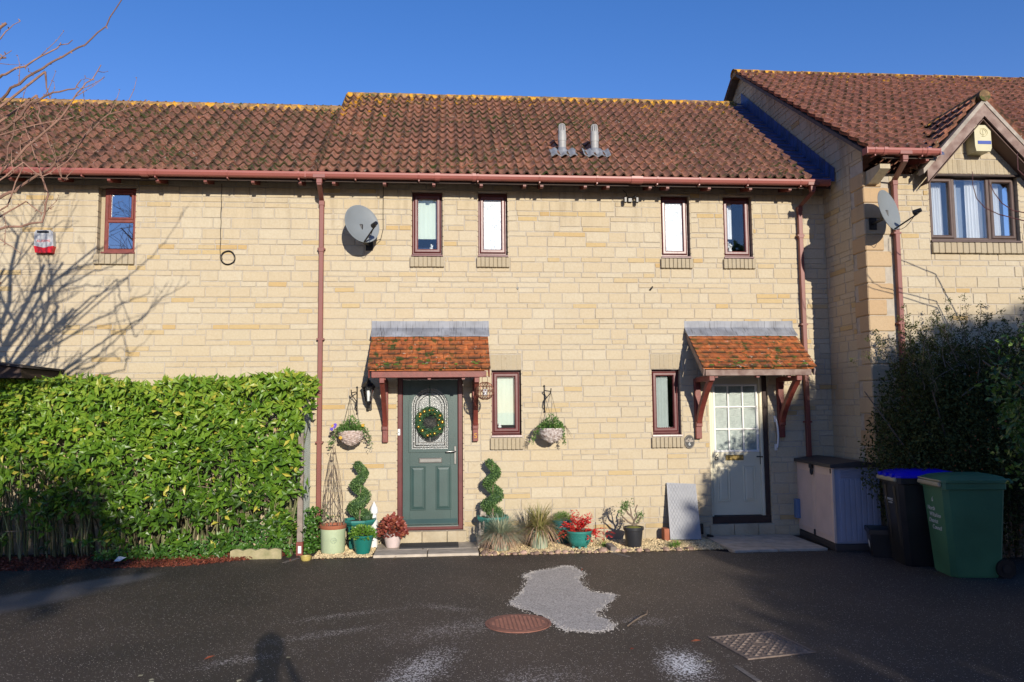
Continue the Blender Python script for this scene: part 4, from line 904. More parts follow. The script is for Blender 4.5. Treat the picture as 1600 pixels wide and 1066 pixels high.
for k,(an,ro,rr) in enumerate(((118,.165,.022),(92,.16,.015),(75,.17,.014),(32,.165,.02),(0,.17,.024),(-35,.165,.02),(-68,.17,.02),(-88,.165,.012),(-100,.185,.02),(-132,.155,.022),(-158,.17,.019),(140,.17,.022),(152,.16,.014),(14,.13,.013),(-20,.12,.013),(60,.13,.01),(170,.14,.011))):
    b=B(); b.ball((cw.x+ro*math.cos(R(an)),cw.y-.03,cw.z+ro*math.sin(R(an))),rr,n=14,m=10); b.build('bauble',m_gold,t,smooth=True)
# hanging baskets
def basket(x,lab,flowers,sd):
    rs=random.Random(sd); y=-.25
    t=thing('hanging_basket',lab,'hanging basket',(x,y,1.6),'hanging baskets on the stone wall')
    xb=x+(.05 if flowers else -.06)
    bk=thing('basket_bracket','black scrolled iron bracket '+('left of the green door holding the pansy basket' if flowers else 'between the lower windows holding the white basket'),'bracket',(xb,-.01,2.05),'iron basket brackets')
    b=B(); b.tube([(xb,-.012,2.235),(xb,-.014,1.885)],.009,7); b.ball((xb,-.014,2.24),.014); b.ball((xb,-.014,1.88),.014)
    b.tube([(xb,-.012,2.16),(xb-.01,-.12,2.175),(x,-.25,2.16),(x,-.28,2.20)],.007,6); b.tube([(xb,-.012,1.95),(xb,-.05,1.93),(xb-.01,-.12,1.98),(xb,-.10,2.05),(xb,-.05,2.04),(xb,-.06,1.99)],.006,6); b.tube([(xb,-.10,2.05),(x,-.16,2.13),(x,-.22,2.165)],.006,6); b.build('scrollwork',m_black,bk)
    b=B()
    for k in range(3): a=2*PI*k/3+.5; b.tube([(x,y,2.15),(x+.15*math.cos(a),y+.15*math.sin(a),1.66)],.0025,4)
    b.tube([(x,y,2.20),(x,y,2.13)],.005,5); b.build('chain',m_steel,t)
    b=B()
    for k in range(15):
        t0=k/14; z=1.47+t0*.175; rr=.16*math.sqrt(max(.02,1-(1-t0)**2))+.005; n=30
        b.tube([(x+(rr+.006*math.sin(j*1.9+k*PI))*math.cos(2*PI*j/n),y+(rr+.006*math.sin(j*1.9+k*PI))*math.sin(2*PI*j/n),z+.006*math.sin(j*.8+k)) for j in range(n+1)],.0085,5)
    b.lathe([(.02,1.475),(.10,1.51),(.145,1.57),(.15,1.63)],(x,y,0),20); b.tube([(x+.165*math.cos(2*PI*j/24),y+.165*math.sin(2*PI*j/24),1.65) for j in range(25)],.013,6); b.build('wicker_bowl',m_wicker if flowers else m_wick2,t,smooth=True)
    b=B(); n=620; a=rng.uniform(0,2*PI,n); rad=np.sqrt(rng.random(n)); pos=np.stack([x+rad*.16*np.cos(a),y+rad*.16*np.sin(a),1.64+rng.random(n)*.20*(1.15-rad)],1); d=np.stack([np.cos(a)*rad,np.sin(a)*rad,np.full(n,.7)],1)+unit(n)*.6
    leaves(b,pos,d,unit(n),rng.uniform(.03,.065,n),.02); 
    n=320; sgn=np.where(rng.random(n)<.5,-1,1); k=rng.random(n); pos=np.stack([x+sgn*(.14+k*.13)+rng.normal(size=n)*.015,y-.03+rng.normal(size=n)*.05,1.68-k*k*.22+rng.normal(size=n)*.025],1)
    if not flowers: pos[:,0]=np.where(sgn<0,pos[:,0],x+.12+k*.06)
    leaves(b,pos,unit(n),unit(n),rng.uniform(.018,.035,n),.018); b.build('foliage',L_bask,t)
    b=B()
    for k in range(12): sx=rs.choice((-1,1)); b.tube([(x+sx*.1,y-.05,1.67),(x+sx*.19,y-.06,1.69-rs.random()*.04),(x+sx*rs.uniform(.2,.28),y-.05+rs.uniform(-.05,.05),1.63-rs.random()*.12)],.002,4)
    b.build('trailing_stem',m_twig,t)
    if flowers:
        for (dx,dz,mt) in ((-.19,.10,L_pur),(-.20,.075,L_pur),(-.235,.045,L_pur),(-.22,.085,L_yel),(.17,.09,L_yel),(-.12,-.07,L_yel)):
            b=B(); 
            for j in range(5):
                a=2*PI*j/5; b.ball((x+dx+.012*math.cos(a),y-.14,1.64+dz+.012*math.sin(a)),.012,.003,.011,n=8,m=5)
            b.build('pansy',mt,t)
m_wick2=M('whitewashed_wicker',(.78,.73,.69),.8,.3,30,.3,50,col2=(.25,.17,.14))
basket(-1.255,'hanging basket of pale wicker with purple pansies left of the green door',True,3); basket(1.44,'hanging basket of whitewashed wicker with small green leaves right of the lower window',False,4)
# ================================================================ GROUND
m,n_,l_,bs_=nodes('asphalt'); tc=n_.new('ShaderNodeTexCoord').outputs['Object']
c=mixc(n_,l_,mrange(n_,l_,noi(n_,l_,tc,.8,4),.35,.65),(.034,.025,.021),(.064,.046,.036))
c=mixc(n_,l_,mrange(n_,l_,noi(n_,l_,tc,160,2,.6),.45,.7,0,.7),c,(.10,.088,.078))
vo=n_.new('ShaderNodeTexVoronoi'); vo.inputs['Scale'].default_value=85; l_.new(tc,vo.inputs['Vector'])
wn=n_.new('ShaderNodeSeparateColor'); l_.new(vo.outputs['Color'],wn.inputs[0])
spk=mth(n_,l_,'MULTIPLY',mth(n_,l_,'LESS_THAN',vo.outputs['Distance'],.30),mth(n_,l_,'GREATER_THAN',wn.outputs[0],.76)); c=mixc(n_,l_,mth(n_,l_,'MULTIPLY',spk,mth(n_,l_,'POWER',wn.outputs[1],1.6)),c,(.85,.76,.64))  # glints of small stones painted as bright specks
# worn gritty areas: pale stone grit, its sparkle painted in as white specks
def blob(x,y,rx,ry,ang=0):
    mp=n_.new('ShaderNodeMapping'); mp.vector_type='TEXTURE'; mp.inputs['Location'].default_value=(x,y,GZ); mp.inputs['Rotation'].default_value=(0,0,R(ang)); mp.inputs['Scale'].default_value=(rx,ry,50); l_.new(tc,mp.inputs[0])
    ln=n_.new('ShaderNodeVectorMath'); ln.operation='LENGTH'; l_.new(mp.outputs[0],ln.inputs[0]); return mrange(n_,l_,ln.outputs['Value'],.25,1.1,1,0)
gr_=None
for q in ((-1.55,-4.75,.55,.16,25),(-1.0,-4.15,.9,.13,24),(-.9,-3.55,.8,.12,20),(0.0,-3.4,.5,.14,-30),(1.70,-5.25,.27,.5,-8),(-.18,-5.1,.3,.85,-20),(.1,-4.1,.9,.35,30),(1.7,-4.05,.3,.2,0),(.6,-5.4,.6,.35,10)):
    s_=blob(*q); gr_=s_ if gr_ is None else mth(n_,l_,'MAXIMUM',gr_,s_)
fine=noi(n_,l_,tc,66,1,.9); g2_=mth(n_,l_,'MAXIMUM',blob(1.72,-5.2,.26,.55,-8),mth(n_,l_,'MULTIPLY',blob(-.2,-5.2,.3,.8,-20),.5)); gr_=mth(n_,l_,'ADD',gr_,mth(n_,l_,'MULTIPLY',g2_,.75)); gm=mth(n_,l_,'GREATER_THAN',mth(n_,l_,'ADD',fine,mth(n_,l_,'MULTIPLY',gr_,.15)),.725)
c=mixc(n_,l_,mth(n_,l_,'MULTIPLY',gm,.9),c,mixc(n_,l_,g2_,(.42,.38,.35),(.85,.84,.82))); l_.new(c,bs_.inputs['Base Color'])
ds=None  # near-left strip: pale dust, with its sunlight also painted in as lighter tar
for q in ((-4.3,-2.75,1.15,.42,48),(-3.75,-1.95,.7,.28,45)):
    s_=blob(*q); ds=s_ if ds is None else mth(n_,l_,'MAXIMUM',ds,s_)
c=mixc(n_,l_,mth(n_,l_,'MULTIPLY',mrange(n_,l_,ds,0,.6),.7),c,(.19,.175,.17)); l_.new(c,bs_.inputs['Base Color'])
bs_.inputs['Roughness'].default_value=.62; bs_.inputs['Specular IOR Level'].default_value=.4
bp=n_.new('ShaderNodeBump'); bp.inputs['Strength'].default_value=.8; bp.inputs['Distance'].default_value=.006; l_.new(noi(n_,l_,tc,95,4,.7),bp.inputs['Height']); l_.new(bp.outputs[0],bs_.inputs['Normal'])
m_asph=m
b=B(); b.add([(-200,-200,.06),(200,-200,.06),(200,200,.06),(-200,200,.06)],[(0,1,2,3)]); struct(b.build('ground',M('distant_ground',(.05,.055,.03),.95,.3,.5)))
# driveway: near edge to the bed slightly wavy
b=B(); n=90; rs=random.Random(2); vs=[]
for i in range(n+1):
    x=-14+23*i/n
    y=-.80-.0*x
    if x<-2.0: y=-.66-.10*math.sin((x+2)*.9)-.20*min(1,(-2-x)/1.5)
    elif x<.45: y=-.88
    elif x<3.6: y=-.95
    else: y=-1.16
    vs+=[(x,y+rs.uniform(-.012,.012),GZ),(x,-30,GZ)]
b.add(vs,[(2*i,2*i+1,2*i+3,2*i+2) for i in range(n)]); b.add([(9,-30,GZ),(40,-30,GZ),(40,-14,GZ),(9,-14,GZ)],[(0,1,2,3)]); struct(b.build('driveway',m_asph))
b=B(); b.box(-14,9,-.93,.02,.0,GZ-.004); b.box(4.9,9,-14,-.93,.0,GZ-.006); struct(b.build('planting_bed',m_soil))
def poly_sheet(pts,z,mat,name):
    # smooth closed curve through pts
    P=[Vector((x,y,0)) for x,y in pts]; out=[]; k=len(P); rs=random.Random(9)
    for i in range(k):
        a,b_,c,d=P[i-1],P[i],P[(i+1)%k],P[(i+2)%k]
        for s in range(14):
            t=s/14; q=.5*((2*b_)+(-a+c)*t+(2*a-5*b_+4*c-d)*t*t+(-a+3*b_-3*c+d)*t**3); out.append((q.x+rs.uniform(-.010,.010)+.02*noise.noise(q*14),q.y+rs.uniform(-.010,.010)+.02*noise.noise(q*14+Vector((5,5,5))),z))
    b=B(); b.add(out,[tuple(range(len(out)))]); return struct(b.build(name,mat))
PT=[(1.36,-1.69),(1.47,-1.74),(1.53,-2.13),(1.43,-2.38),(1.46,-2.97),(1.66,-3.12),(1.46,-3.59),(1.34,-3.80),(1.43,-4.12),(1.37,-4.31),(1.23,-4.35),(1.10,-4.33),(0.97,-4.26),(0.86,-3.85),(0.67,-3.50),(0.61,-3.32),(0.76,-2.88),(0.89,-2.31),(0.87,-2.14),(1.00,-1.93),(1.23,-1.82)]
m,n2_,l2_,b2_=nodes('pale_repair'); tc2=n2_.new('ShaderNodeTexCoord').outputs['Object']
c=mixc(n2_,l2_,mrange(n2_,l2_,noi(n2_,l2_,tc2,70,3,.7),.42,.6),(.30,.27,.24),(.60,.56,.50)); c=mixc(n2_,l2_,mrange(n2_,l2_,noi(n2_,l2_,tc2,6,4),.55,.75,0,.4),c,(.26,.235,.205)); l2_.new(c,b2_.inputs['Base Color']); b2_.inputs['Roughness'].default_value=.9
poly_sheet(PT,GZ+.004,m,'surface_patch')
# loose chips round the patch so its edge frays
b=B(); rs=random.Random(14); k=len(PT)
for i in range(1500):
    j=rs.randrange(k); u=rs.random(); a_=PT[j]; c_=PT[(j+1)%k]; x=a_[0]+(c_[0]-a_[0])*u+rs.gauss(0,.028); y=a_[1]+(c_[1]-a_[1])*u+rs.gauss(0,.028); s_=rs.uniform(.003,.009)
    b.add([(x-s_,y,GZ+.0045),(x,y-s_,GZ+.0045),(x+s_,y+.2*s_,GZ+.0045),(x,y+s_,GZ+.0045),(x,y,GZ+.006+s_*.4)],[(0,1,4),(1,2,4),(2,3,4),(3,0,4)],rs.random())
o=b.build('patch_chips',m); o['kind']='stuff'
# paving slabs
def slab(x0,x1,y0,y1,z,h,lab=None):
    b=B(); b.cbox(x0,x1,y0,y1,z-h,z,.006); return b
i=0
for (a,e,c_,d) in ((-.90,-.235,-.885,-.53),(-.225,.415,-.885,-.53),(-.90,-.30,-.52,-.065),(-.29,.42,-.52,-.065)):
    q=slab(a,e,c_,d,.132,.05).build('paving_slab',m_slab); tag(q,('front left','front right','back left','back right')[i]+' paving slab of the green door step area','paving slab','paving slabs at the green door'); i+=1
i=0
for (a,e,c_,d) in ((3.62,4.19,-1.15,-.60),(4.20,4.84,-1.15,-.60),(3.62,4.19,-.59,-.035),(4.20,4.84,-.59,-.035)):
    q=slab(a,e,c_,d,.128,.05).build('paving_slab',m_slab); tag(q,('front left','front right','back left','back right')[i]+' paving slab below the cream door','paving slab','paving slabs at the cream door'); i+=1
b=B(); b.cbox(-.60,.17,-.50,-.12,.133,.145,.003)
for k in range(24): b.box(-.585+k*.0312,-.57+k*.0312,-.485,-.135,.145,.148)
tag(b.build('door_mat',m_mat),'thin dark ribbed rubber mat in front of the green door','door mat')
# manhole, chamber cover
t=thing('manhole_cover','round reddish manhole cover beside the pale repair in the asphalt','manhole cover',(.62,-4.02,GZ))
b=B(); b.lathe([(.285,.0),(.285,.008),(.262,.008),(.262,.003)],(.62,-4.02,GZ),48); b.build('frame_ring',m_rust,t)
b=B(); b.lathe([(.258,.0),(.258,.009),(.24,.010)],(.62,-4.02,GZ),48)
for k in range(-6,7):
    for j in range(-6,7):
        if k*k+j*j<38: b.box(.62+k*.036-.012,.62+k*.036+.012,-4.02+j*.036-.004,-4.02+j*.036+.004,GZ+.01,GZ+.0125)
b.build('lid',m_rust,t)
C4=[Vector(q) for q in ((2.10,-4.58,0),(2.64,-4.50,0),(2.77,-5.07,0),(2.22,-5.20,0))]; cc=sum(C4,Vector())/4
t=thing('chamber_cover','square rusty iron chamber cover with raised lozenges in the shaded asphalt','drain cover',(cc.x,cc.y,GZ),rz=0)
rot=Matrix.Translation((cc.x,cc.y,GZ))@Matrix.Rotation(R(10.5),4,'Z')
b=B(); 
for a,e,c_,d in ((-.29,.29,-.29,-.265),(-.29,.29,.265,.29),(-.29,-.265,-.265,.265),(.265,.29,-.265,.265)): b.cbox(a,e,c_,d,-.01,.010,.003)
b.xf(rot).build('frame',m_iron,t)
b=B(); b.box(-.262,.262,-.262,.262,-.01,.004)
for k in range(10):
    for j in range(10):
        x,y=-.234+k*.052,-.234+j*.052
        if x*x+y*y<.005: continue
        a,c_=(.021,.011) if (k+j)%2 else (.011,.021); b.add([(x-a,y,.004),(x,y-c_,.004),(x+a,y,.004),(x,y+c_,.004),(x,y,.018)],[(0,1,4),(1,2,4),(2,3,4),(3,0,4)])
b.lathe([(.06,.004),(.06,.008),(.045,.008),(.045,.005)],(0,0,0),20); b.xf(rot).build('lid',m_iron,t)
# gravel
def gravel(name,x0,x1,y0,y1,n,z,sz,mat,seed):
    rs=np.random.default_rng(seed); P=np.array([[1,0,0],[-.5,.87,0],[-.5,-.87,0],[0,0,.8],[0,0,-.4]]); F=np.array([[0,1,3],[1,2,3],[2,0,3],[1,0,4],[2,1,4],[0,2,4]])
    c=np.stack([rs.uniform(x0,x1,n),rs.uniform(y0,y1,n),z+rs.random(n)*.008],1); s=rs.uniform(.6,1.4,(n,1,1))*sz; an=rs.uniform(0,6.3,n)
    ca,sa=np.cos(an),np.sin(an); rt_=np.zeros((n,3,3)); rt_[:,0,0]=ca; rt_[:,0,1]=-sa; rt_[:,1,0]=sa; rt_[:,1,1]=ca; rt_[:,2,2]=1
    P_=P[None]*rs.uniform(.6,1.2,(n,1,3)); v=np.einsum('nij,nkj->nki',rt_,P_)*s+c[:,None]; b=B()
    b.addnp(v.reshape(-1,3),(np.arange(n)[:,None,None]*5+F[None]).reshape(-1,3),np.repeat(rs.random(n),5)); o=b.build(name,mat); o['kind']='stuff'; return o
m_grav=M('golden_gravel',(.66,.52,.30),.8,.35,15,attr=.45)
gravel('gravel',-1.65,-.92,-.86,-.02,2400,GZ+.003,.014,m_grav,1); gravel('gravel',.44,3.6,-.93,-.02,11000,GZ+.003,.0145,m_grav,2)
# cobbles edging the bed
rs=random.Random(12); x=.47; k=0; proto=None
while x<3.3:
    s=rs.uniform(.028,.05)
    if x>2.3 and rs.random()<.45: x+=s*2; continue
    b=B(); b.ball((0,0,0),s,s*.8,s*.62,n=12,m=8,jit=.35); b.v=[v+np.array([0,0,s*.4]) for v in b.v]
    o=b.build('edging_cobble',m_pebble,smooth=True); o.location=(x,-.92+rs.uniform(-.02,.035),GZ); o.rotation_euler.z=rs.uniform(0,3)
    tag(o,'rounded reddish cobble in the row edging the gravel bed','cobble','cobbles edging the gravel bed'); x+=s*1.75+rs.uniform(0,.03)
# scatter of stones near the slab corner
for (x,y,s) in ((.50,-.80,.055),(.60,-.84,.05),(.52,-.70,.05),(2.0,-.88,.065)):
    b=B(); b.ball((0,0,s*.3),s,s*.8,s*.6,n=12,m=8,jit=.4); o=b.build('loose_stone',m_pebble,smooth=True); o.location=(x,y,GZ); tag(o,{.50:'brown stone at the slab corner of the gravel bed, behind the front row',.60:'brown stone just right of the slab corner, in front of the fescue',.52:'brown stone farthest back beside the rabbit ornament',2.0:'big reddish stone against the timber block'}[x],'stone','larger stones in the gravel')
b=B(); b.cbox(2.09,2.17,-.92,-.62,GZ-.02,GZ+.07,.008); tag(b.build('timber_edge',m_grey_tim),'short weathered timber block set on edge across the gravel bed','timber block')
b=B(); b.prism([(2.10,-1.02),(2.17,-1.03),(2.27,-1.22),(2.22,-1.24)],GZ+.002,GZ+.006,'z'); struct(b.build('painted_mark',m_concr:=M('faded_line_paint',(.17,.15,.135),.9,.4,30)))
b=B(); b.prism([(2.04,-5.30),(2.08,-5.29),(2.12,-5.62),(2.08,-5.63)],GZ+.002,GZ+.005,'z'); struct(b.build('painted_mark',m_concr))
b=B(); b.prism([(-1.86,-.80),(-1.80,-.78),(-1.92,-1.02),(-1.97,-1.04)],GZ+.002,GZ+.006,'z'); struct(b.build('painted_mark',m_concr))
# leaf litter under the hedge and fallen leaves
n=9500; x=rng.uniform(-6.6,-2.0,n); yy_=-.45-rng.random(n)**1.2*.66*np.clip((-1.7-x)/1.4,.2,1); pos=np.stack([x,yy_,GZ+.004+rng.random(n)*.05*np.clip((yy_+1.15)/.6,.1,1)],1); d=unit(n); d[:,2]*=.25
b=B(); nn=unit(n)*.5; nn[:,2]+=1; leaves(b,pos,d,nn,rng.uniform(.025,.06,n),rng.uniform(.015,.03,n),.25,.3); o=b.build('leaf_litter',L_litter); o['kind']='stuff'
n=260; pos=np.stack([rng.uniform(-2,3.6,n),rng.uniform(-.92,-.1,n),np.full(n,GZ+.014)],1); d=unit(n); d[:,2]*=.2; nn=unit(n)*.4; nn[:,2]+=1; b=B(); leaves(b,pos,d,nn,rng.uniform(.02,.05,n),.02,.2,.3); o=b.build('leaf_litter',L_litter); o['kind']='stuff'
n=700; x=rng.uniform(-1.9,4.6,n); pos=np.stack([x,np.where(x<3.5,-.93,-1.17)-rng.random(n)**2*.16,np.full(n,GZ+.004)],1); d=unit(n); d[:,2]*=.1; nn=unit(n)*.3; nn[:,2]+=1; b=B(); leaves(b,pos,d,nn,rng.uniform(.008,.026,n),.010,.2,.2); o=b.build('edge_debris',M('dry_debris',(.20,.15,.07),.9,.4,20)); o['kind']='stuff'
b=B(); b.tube([(2.13,-.30,GZ),(2.135,-.30,GZ+.33)],.006,6); tag(b.build('plant_stake',m_twig),'thin bare stake standing in the gravel left of the black nursery pot','stake')
for i,(x,y,an,lab) in enumerate(((-1.80,-4.72,.6,'dry brown leaf lying at the front left of the asphalt'),(1.40,-4.85,.2,'small orange leaf near the bottom centre of the asphalt'),(1.92,-4.70,-.3,'reddish leaf caught at the left corner of the square cover'),(1.52,-2.0,1.1,'tiny brown leaf beside the pale patch'))):
    b=B(); leaves(b,np.array([[x,y,GZ+.006]]),np.array([[math.cos(an),math.sin(an),.05]]),np.array([[0,0,1.]]),.085 if i!=1 else .04,.02 if i!=1 else .035,.3,-.1); tag(b.build('fallen_leaf',L_litter),lab,'leaf','fallen leaves on the driveway')
b=B(); b.tube([(1.53,-4.23,GZ+.01),(1.60,-4.12,GZ+.012),(1.70,-4.0,GZ+.02),(1.78,-3.9,GZ+.014),(1.80,-3.83,GZ+.03),(1.77,-3.78,GZ+.02)],[.007,.006,.007,.005,.006,.003],6); tag(b.build('fallen_twig',m_twig,smooth=True),'crooked brown twig lying on the asphalt right of the pale patch','twig')
rs=random.Random(31); m_pleaf=M('pale_dead_leaf',(.50,.46,.30),.8,.3,20)
for (x,y) in ((-2.05,-5.13),(-1.99,-5.2),(-2.15,-5.05),(-1.42,-5.25),(-1.29,-5.27),(-1.16,-4.73),(1.93,-5.19)):
    b=B(); an=rs.uniform(0,6); leaves(b,np.array([[x,y,GZ+.006]]),np.array([[math.cos(an),math.sin(an),.02]]),np.array([[0,0,1.]]),rs.uniform(.04,.07),.035,.1,-.02); tag(b.build('fallen_leaf',m_pleaf),'small pale dead leaf pressed flat on the near asphalt','leaf','pale leaves on the near asphalt')
# ================================================================ POTS AND PLANTS
def pot(parent,x,y,z,prof,mat,soilz,soilr,name='pot',n=32,smooth=True):
    b=B(); b.lathe([(rr,zz) for rr,zz in prof],(x,y,z),n); o=b.build(name,mat,parent,smooth=smooth)
    b=B(); b.lathe([(soilr,soilz-.03),(soilr,soilz),(0,soilz+.012)],(x,y,z),20); b.build('soil',m_soil,parent); return o
def rpot(rb,rt_,h,rim=.03,lip=.012):
    return [(rb,0),(rb+(rt_-rb)*.75,h*.72),(rt_-lip,h-rim),(rt_,h-rim),(rt_,h),(rt_-.012,h),(rt_-.02,h-.05)]
# sage pot with the willow wigwam
t=thing('planter_with_obelisk','pale green barrel pot with a terracotta rim and a willow twig wigwam','planter',(-1.45,-.46,GZ+.01))
x,y,z=-1.45,-.46,GZ+.01; pot(t,x,y,z,[(.145,0),(.152,.02),(.158,.27),(.162,.30),(.162,.31),(.14,.31)],m_sage,.32,.14)
b=B(); b.lathe([(.160,.30),(.168,.31),(.172,.35),(.160,.355),(.145,.35),(.14,.31)],(x,y,z),32); b.build('rim',m_terra,t,smooth=True)
b=B(); b.tube([(x+.03+.035*math.cos(a*PI/8),y-.158+.0,z+.17+.035*math.sin(a*PI/8)) for a in range(17)],.003,4)
for a in range(6): b.tube([(x+.03,y-.159,z+.17),(x+.03+.03*math.cos(a*PI/3),y-.158,z+.17+.03*math.sin(a*PI/3))],.003,4)
b.build('emblem',m_glaze,t)
b=B(); rs=random.Random(3)
for k in range(7):
    a=2*PI*k/7; base=Vector((x+.13*math.cos(a),y+.13*math.sin(a),z+.32)); topv=Vector((x+.015*math.cos(a),y+.015*math.sin(a),1.44+rs.uniform(-.02,.05)))
    b.tube([base.lerp(topv,u)+Vector((rs.uniform(-.006,.006)+.03*math.cos(a)*math.sin(PI*u),rs.uniform(-.006,.006)+.03*math.sin(a)*math.sin(PI*u),0)) for u in [i/8 for i in range(9)]],[.005-.0003*i for i in range(9)],5)
for s in (1,-1):
    for ph in (0,1.5,3.0,4.6):
        b.tube([(x+(.135*(1-u)+.03*math.sin(PI*u)+.012)*math.cos(ph+s*u*3.2),y+(.135*(1-u)+.03*math.sin(PI*u)+.012)*math.sin(ph+s*u*3.2),z+.33+u*.78) for u in [i/16 for i in range(17)]],.003,4)
b.tube([(x+.02*math.cos(a),y+.02*math.sin(a),1.36+.002*a) for a in range(14)],.005,4); b.build('willow_wigwam',m_twig,t)
# topiaries
def topiary(x,y,lab,ph,sd):
    z=GZ+.015; t=thing('spiral_topiary',lab,'topiary',(x,y,z),'clipped spiral topiaries either side of the green door')
    prof=[(.125,0),(.14,.02),(.15,.27),(.165,.30),(.205,.33),(.225,.36),(.225,.385),(.20,.385),(.17,.35)]
    b=B(); b.lathe(prof,(x,y,z),8,rot=PI/8); b.build('pot',m_teal2,t)
    b=B(); b.lathe([(.17,.33),(.17,.355),(0,.365)],(x,y,z),16); b.build('soil',m_soil,t)
    b=B(); b.tube([(x,y,z+.35),(x+.006,y,z+.7),(x,y,z+1.08)],[.013,.011,.008],7); b.build('stem',m_twig,t)
    n=5200; u=rng.random(n)**.9; H=.71; zz=z+.39+u*H; tr=.092-.042*u; hr=.088-.045*u; a=ph+u*2*PI*2.4; q=unit(n)
    core=np.stack([x+hr*np.cos(a),y+hr*np.sin(a),zz],1); pos=core+q*(tr*rng.uniform(.8,1.03,n))[:,None]*np.array([1,1,.80])
    b=B(); leaves(b,pos,q+unit(n)*.8,q+unit(n)*.4,rng.uniform(.018,.03,n),.015,.2,.1)
    for i in range(60):
        v=i/59; aa=ph+v*2*PI*2.4; h_=.088-.045*v; b.ball((x+h_*math.cos(aa),y+h_*math.sin(aa),z+.39+v*H),(.092-.042*v)*.80,n=8,m=6,r=0)
    b.build('foliage',L_box,t); 
topiary(-1.13,-.28,'clipped spiral box topiary in a teal pot left of the green door',.2,1); topiary(.63,-.26,'clipped spiral box topiary right of the green door behind the blue grass',.3,2)
def bushy(parent,c,n,rx,rz,L,W,mat,up=.5,name='foliage',stems=0):
    q=unit(n); q[:,2]=np.abs(q[:,2]); rad=rng.uniform(.55,1.0,n)[:,None]; pos=np.array(c)+q*rad*np.array([rx,rx,rz]); d=q+unit(n)*.5+np.array([0,0,up*.3]); nn=unit(n)*.6+np.array([0,-.5,1.])
    b=B(); leaves(b,pos,d,nn,rng.uniform(.7,1.2,n)*L,W,.2,.25); o=b.build(name,mat,parent)
    if stems:
        b=B()
        for k in range(stems):
            v=unit(1)[0]; v[2]=abs(v[2]); b.tube([c,(c[0]+v[0]*rx*.4,c[1]+v[1]*rx*.4,c[2]+v[2]*rz*.4),(c[0]+v[0]*rx*.9,c[1]+v[1]*rx*.9,c[2]+v[2]*rz*.9)],[.004,.003,.0015],4)
        b.build('stem',m_twig,parent)
    return o
x,y,z=-1.055,-.60,GZ+.01
t=thing('potted_plant','smooth dark teal pot with low bright green leaves in front of the left topiary','potted plant',(x,y,z)); pot(t,x,y,z,[(.085,0),(.092,.02),(.125,.17),(.138,.21),(.145,.215),(.148,.235),(.138,.235),(.12,.20)],m_teal,.21,.12)
bushy(t,(x,y,z+.20),420,.17,.15,.045,.035,L_green,stems=14)
x,y,z=-.695,-.33,.132
t=thing('potted_plant','pale pink pot overflowing with bronze red leaves beside the green door','potted plant',(x,y,z)); pot(t,x,y,z,[(.08,0),(.088,.01),(.118,.15),(.125,.17),(.125,.19),(.112,.19)],m_pink,.17,.10)
bushy(t,(x,y,z+.15),560,.185,.26,.055,.05,L_heu,stems=16)
# fescue
x,y,z=.71,-.62,GZ+.01
t=thing('potted_grass','mound of blue grey fescue spilling over a glazed pale green pot','potted plant',(x,y,z)); pot(t,x,y,z,[(.10,0),(.115,.03),(.13,.10),(.125,.18),(.13,.19),(.115,.19)],m_glaze,.18,.11)
b=B(); blades(b,(x,y,z+.17),1150,1.35,.37,.0075,1.1,.82,.06,5); b.build('green_blade_mound',L_fes,t)
b=B(); blades(b,(x,y,z+.17),520,1.2,.36,.008,2.6,.30,.10,5); b.build('dry_blade_skirt',L_fdry,t)
x,y,z=1.225,-.52,GZ+.01
t=thing('potted_grass','coarse olive and straw coloured sedge in a pale green cylinder pot','potted plant',(x,y,z)); pot(t,x,y,z,[(.105,0),(.11,.01),(.118,.20),(.122,.21),(.122,.23),(.108,.23)],m_glaze,.20,.105)
b=B(); blades(b,(x,y,z+.2),420,.85,.46,.011,1.7,1.1,.07,5); b.build('blade_tuft',L_sedge,t); b=B(); blades(b,(x,y,z+.2),170,1.2,.42,.010,3.0,.6,.09,5); b.build('dry_blades',L_fdry,t)
x,y,z=1.745,-.58,GZ+.01
t=thing('potted_plant','teal bowl pot on feet with scarlet nandina leaves','potted plant',(x,y,z))
pot(t,x,y,z,[(.10,.025),(.115,.035),(.15,.10),(.165,.19),(.175,.20),(.178,.225),(.165,.225),(.15,.18)],m_teal2,.195,.15)
b=B()
for k in range(6): a=2*PI*k/6+.4; b=B(); b.cbox(x+.09*math.cos(a)-.018,x+.09*math.cos(a)+.018,y+.09*math.sin(a)-.018,y+.09*math.sin(a)+.018,z,z+.04,.004); b.build('foot',m_teal2,t)
for k in range(10):
    b=B(); a=2*PI*k/10; b.tube([(x+.155*math.cos(a+u*.5),y+.155*math.sin(a+u*.5),z+.165-.03*math.sin(u*PI)) for u in [i/6 for i in range(7)]],.005,5); b.build('swag',m_teal2,t)
b=B(); rs=random.Random(8); P_=[];D_=[]
b2=B()
for k in range(60):
    a=rs.uniform(0,2*PI); el=rs.uniform(.1,1); d=Vector((math.cos(a)*(1.25-el),math.sin(a)*(1.25-el)*.8,el*1.05)); 
    if k<9: d=Vector((rs.uniform(.7,1.3),rs.uniform(-.3,.3),rs.uniform(-.05,.4)))
    l=rs.uniform(.20,.34)*(1.1 if k<9 else 1); c0=Vector((x,y,z+.2)); pts=[c0+d*l*u+Vector((0,0,-.10*u*u*(1.3-el))) for u in (0,.35,.7,1)]; b2.tube(pts,[.0035,.003,.002,.001],4)
    for j in range(15):
        u=rs.uniform(.3,1.05); P_.append(c0+d*l*u+Vector((0,0,-.10*u*u*(1.3-el)))); D_.append(d.normalized()*.6+Vector((rs.uniform(-1,1),rs.uniform(-1,1),rs.uniform(-.6,.4))))
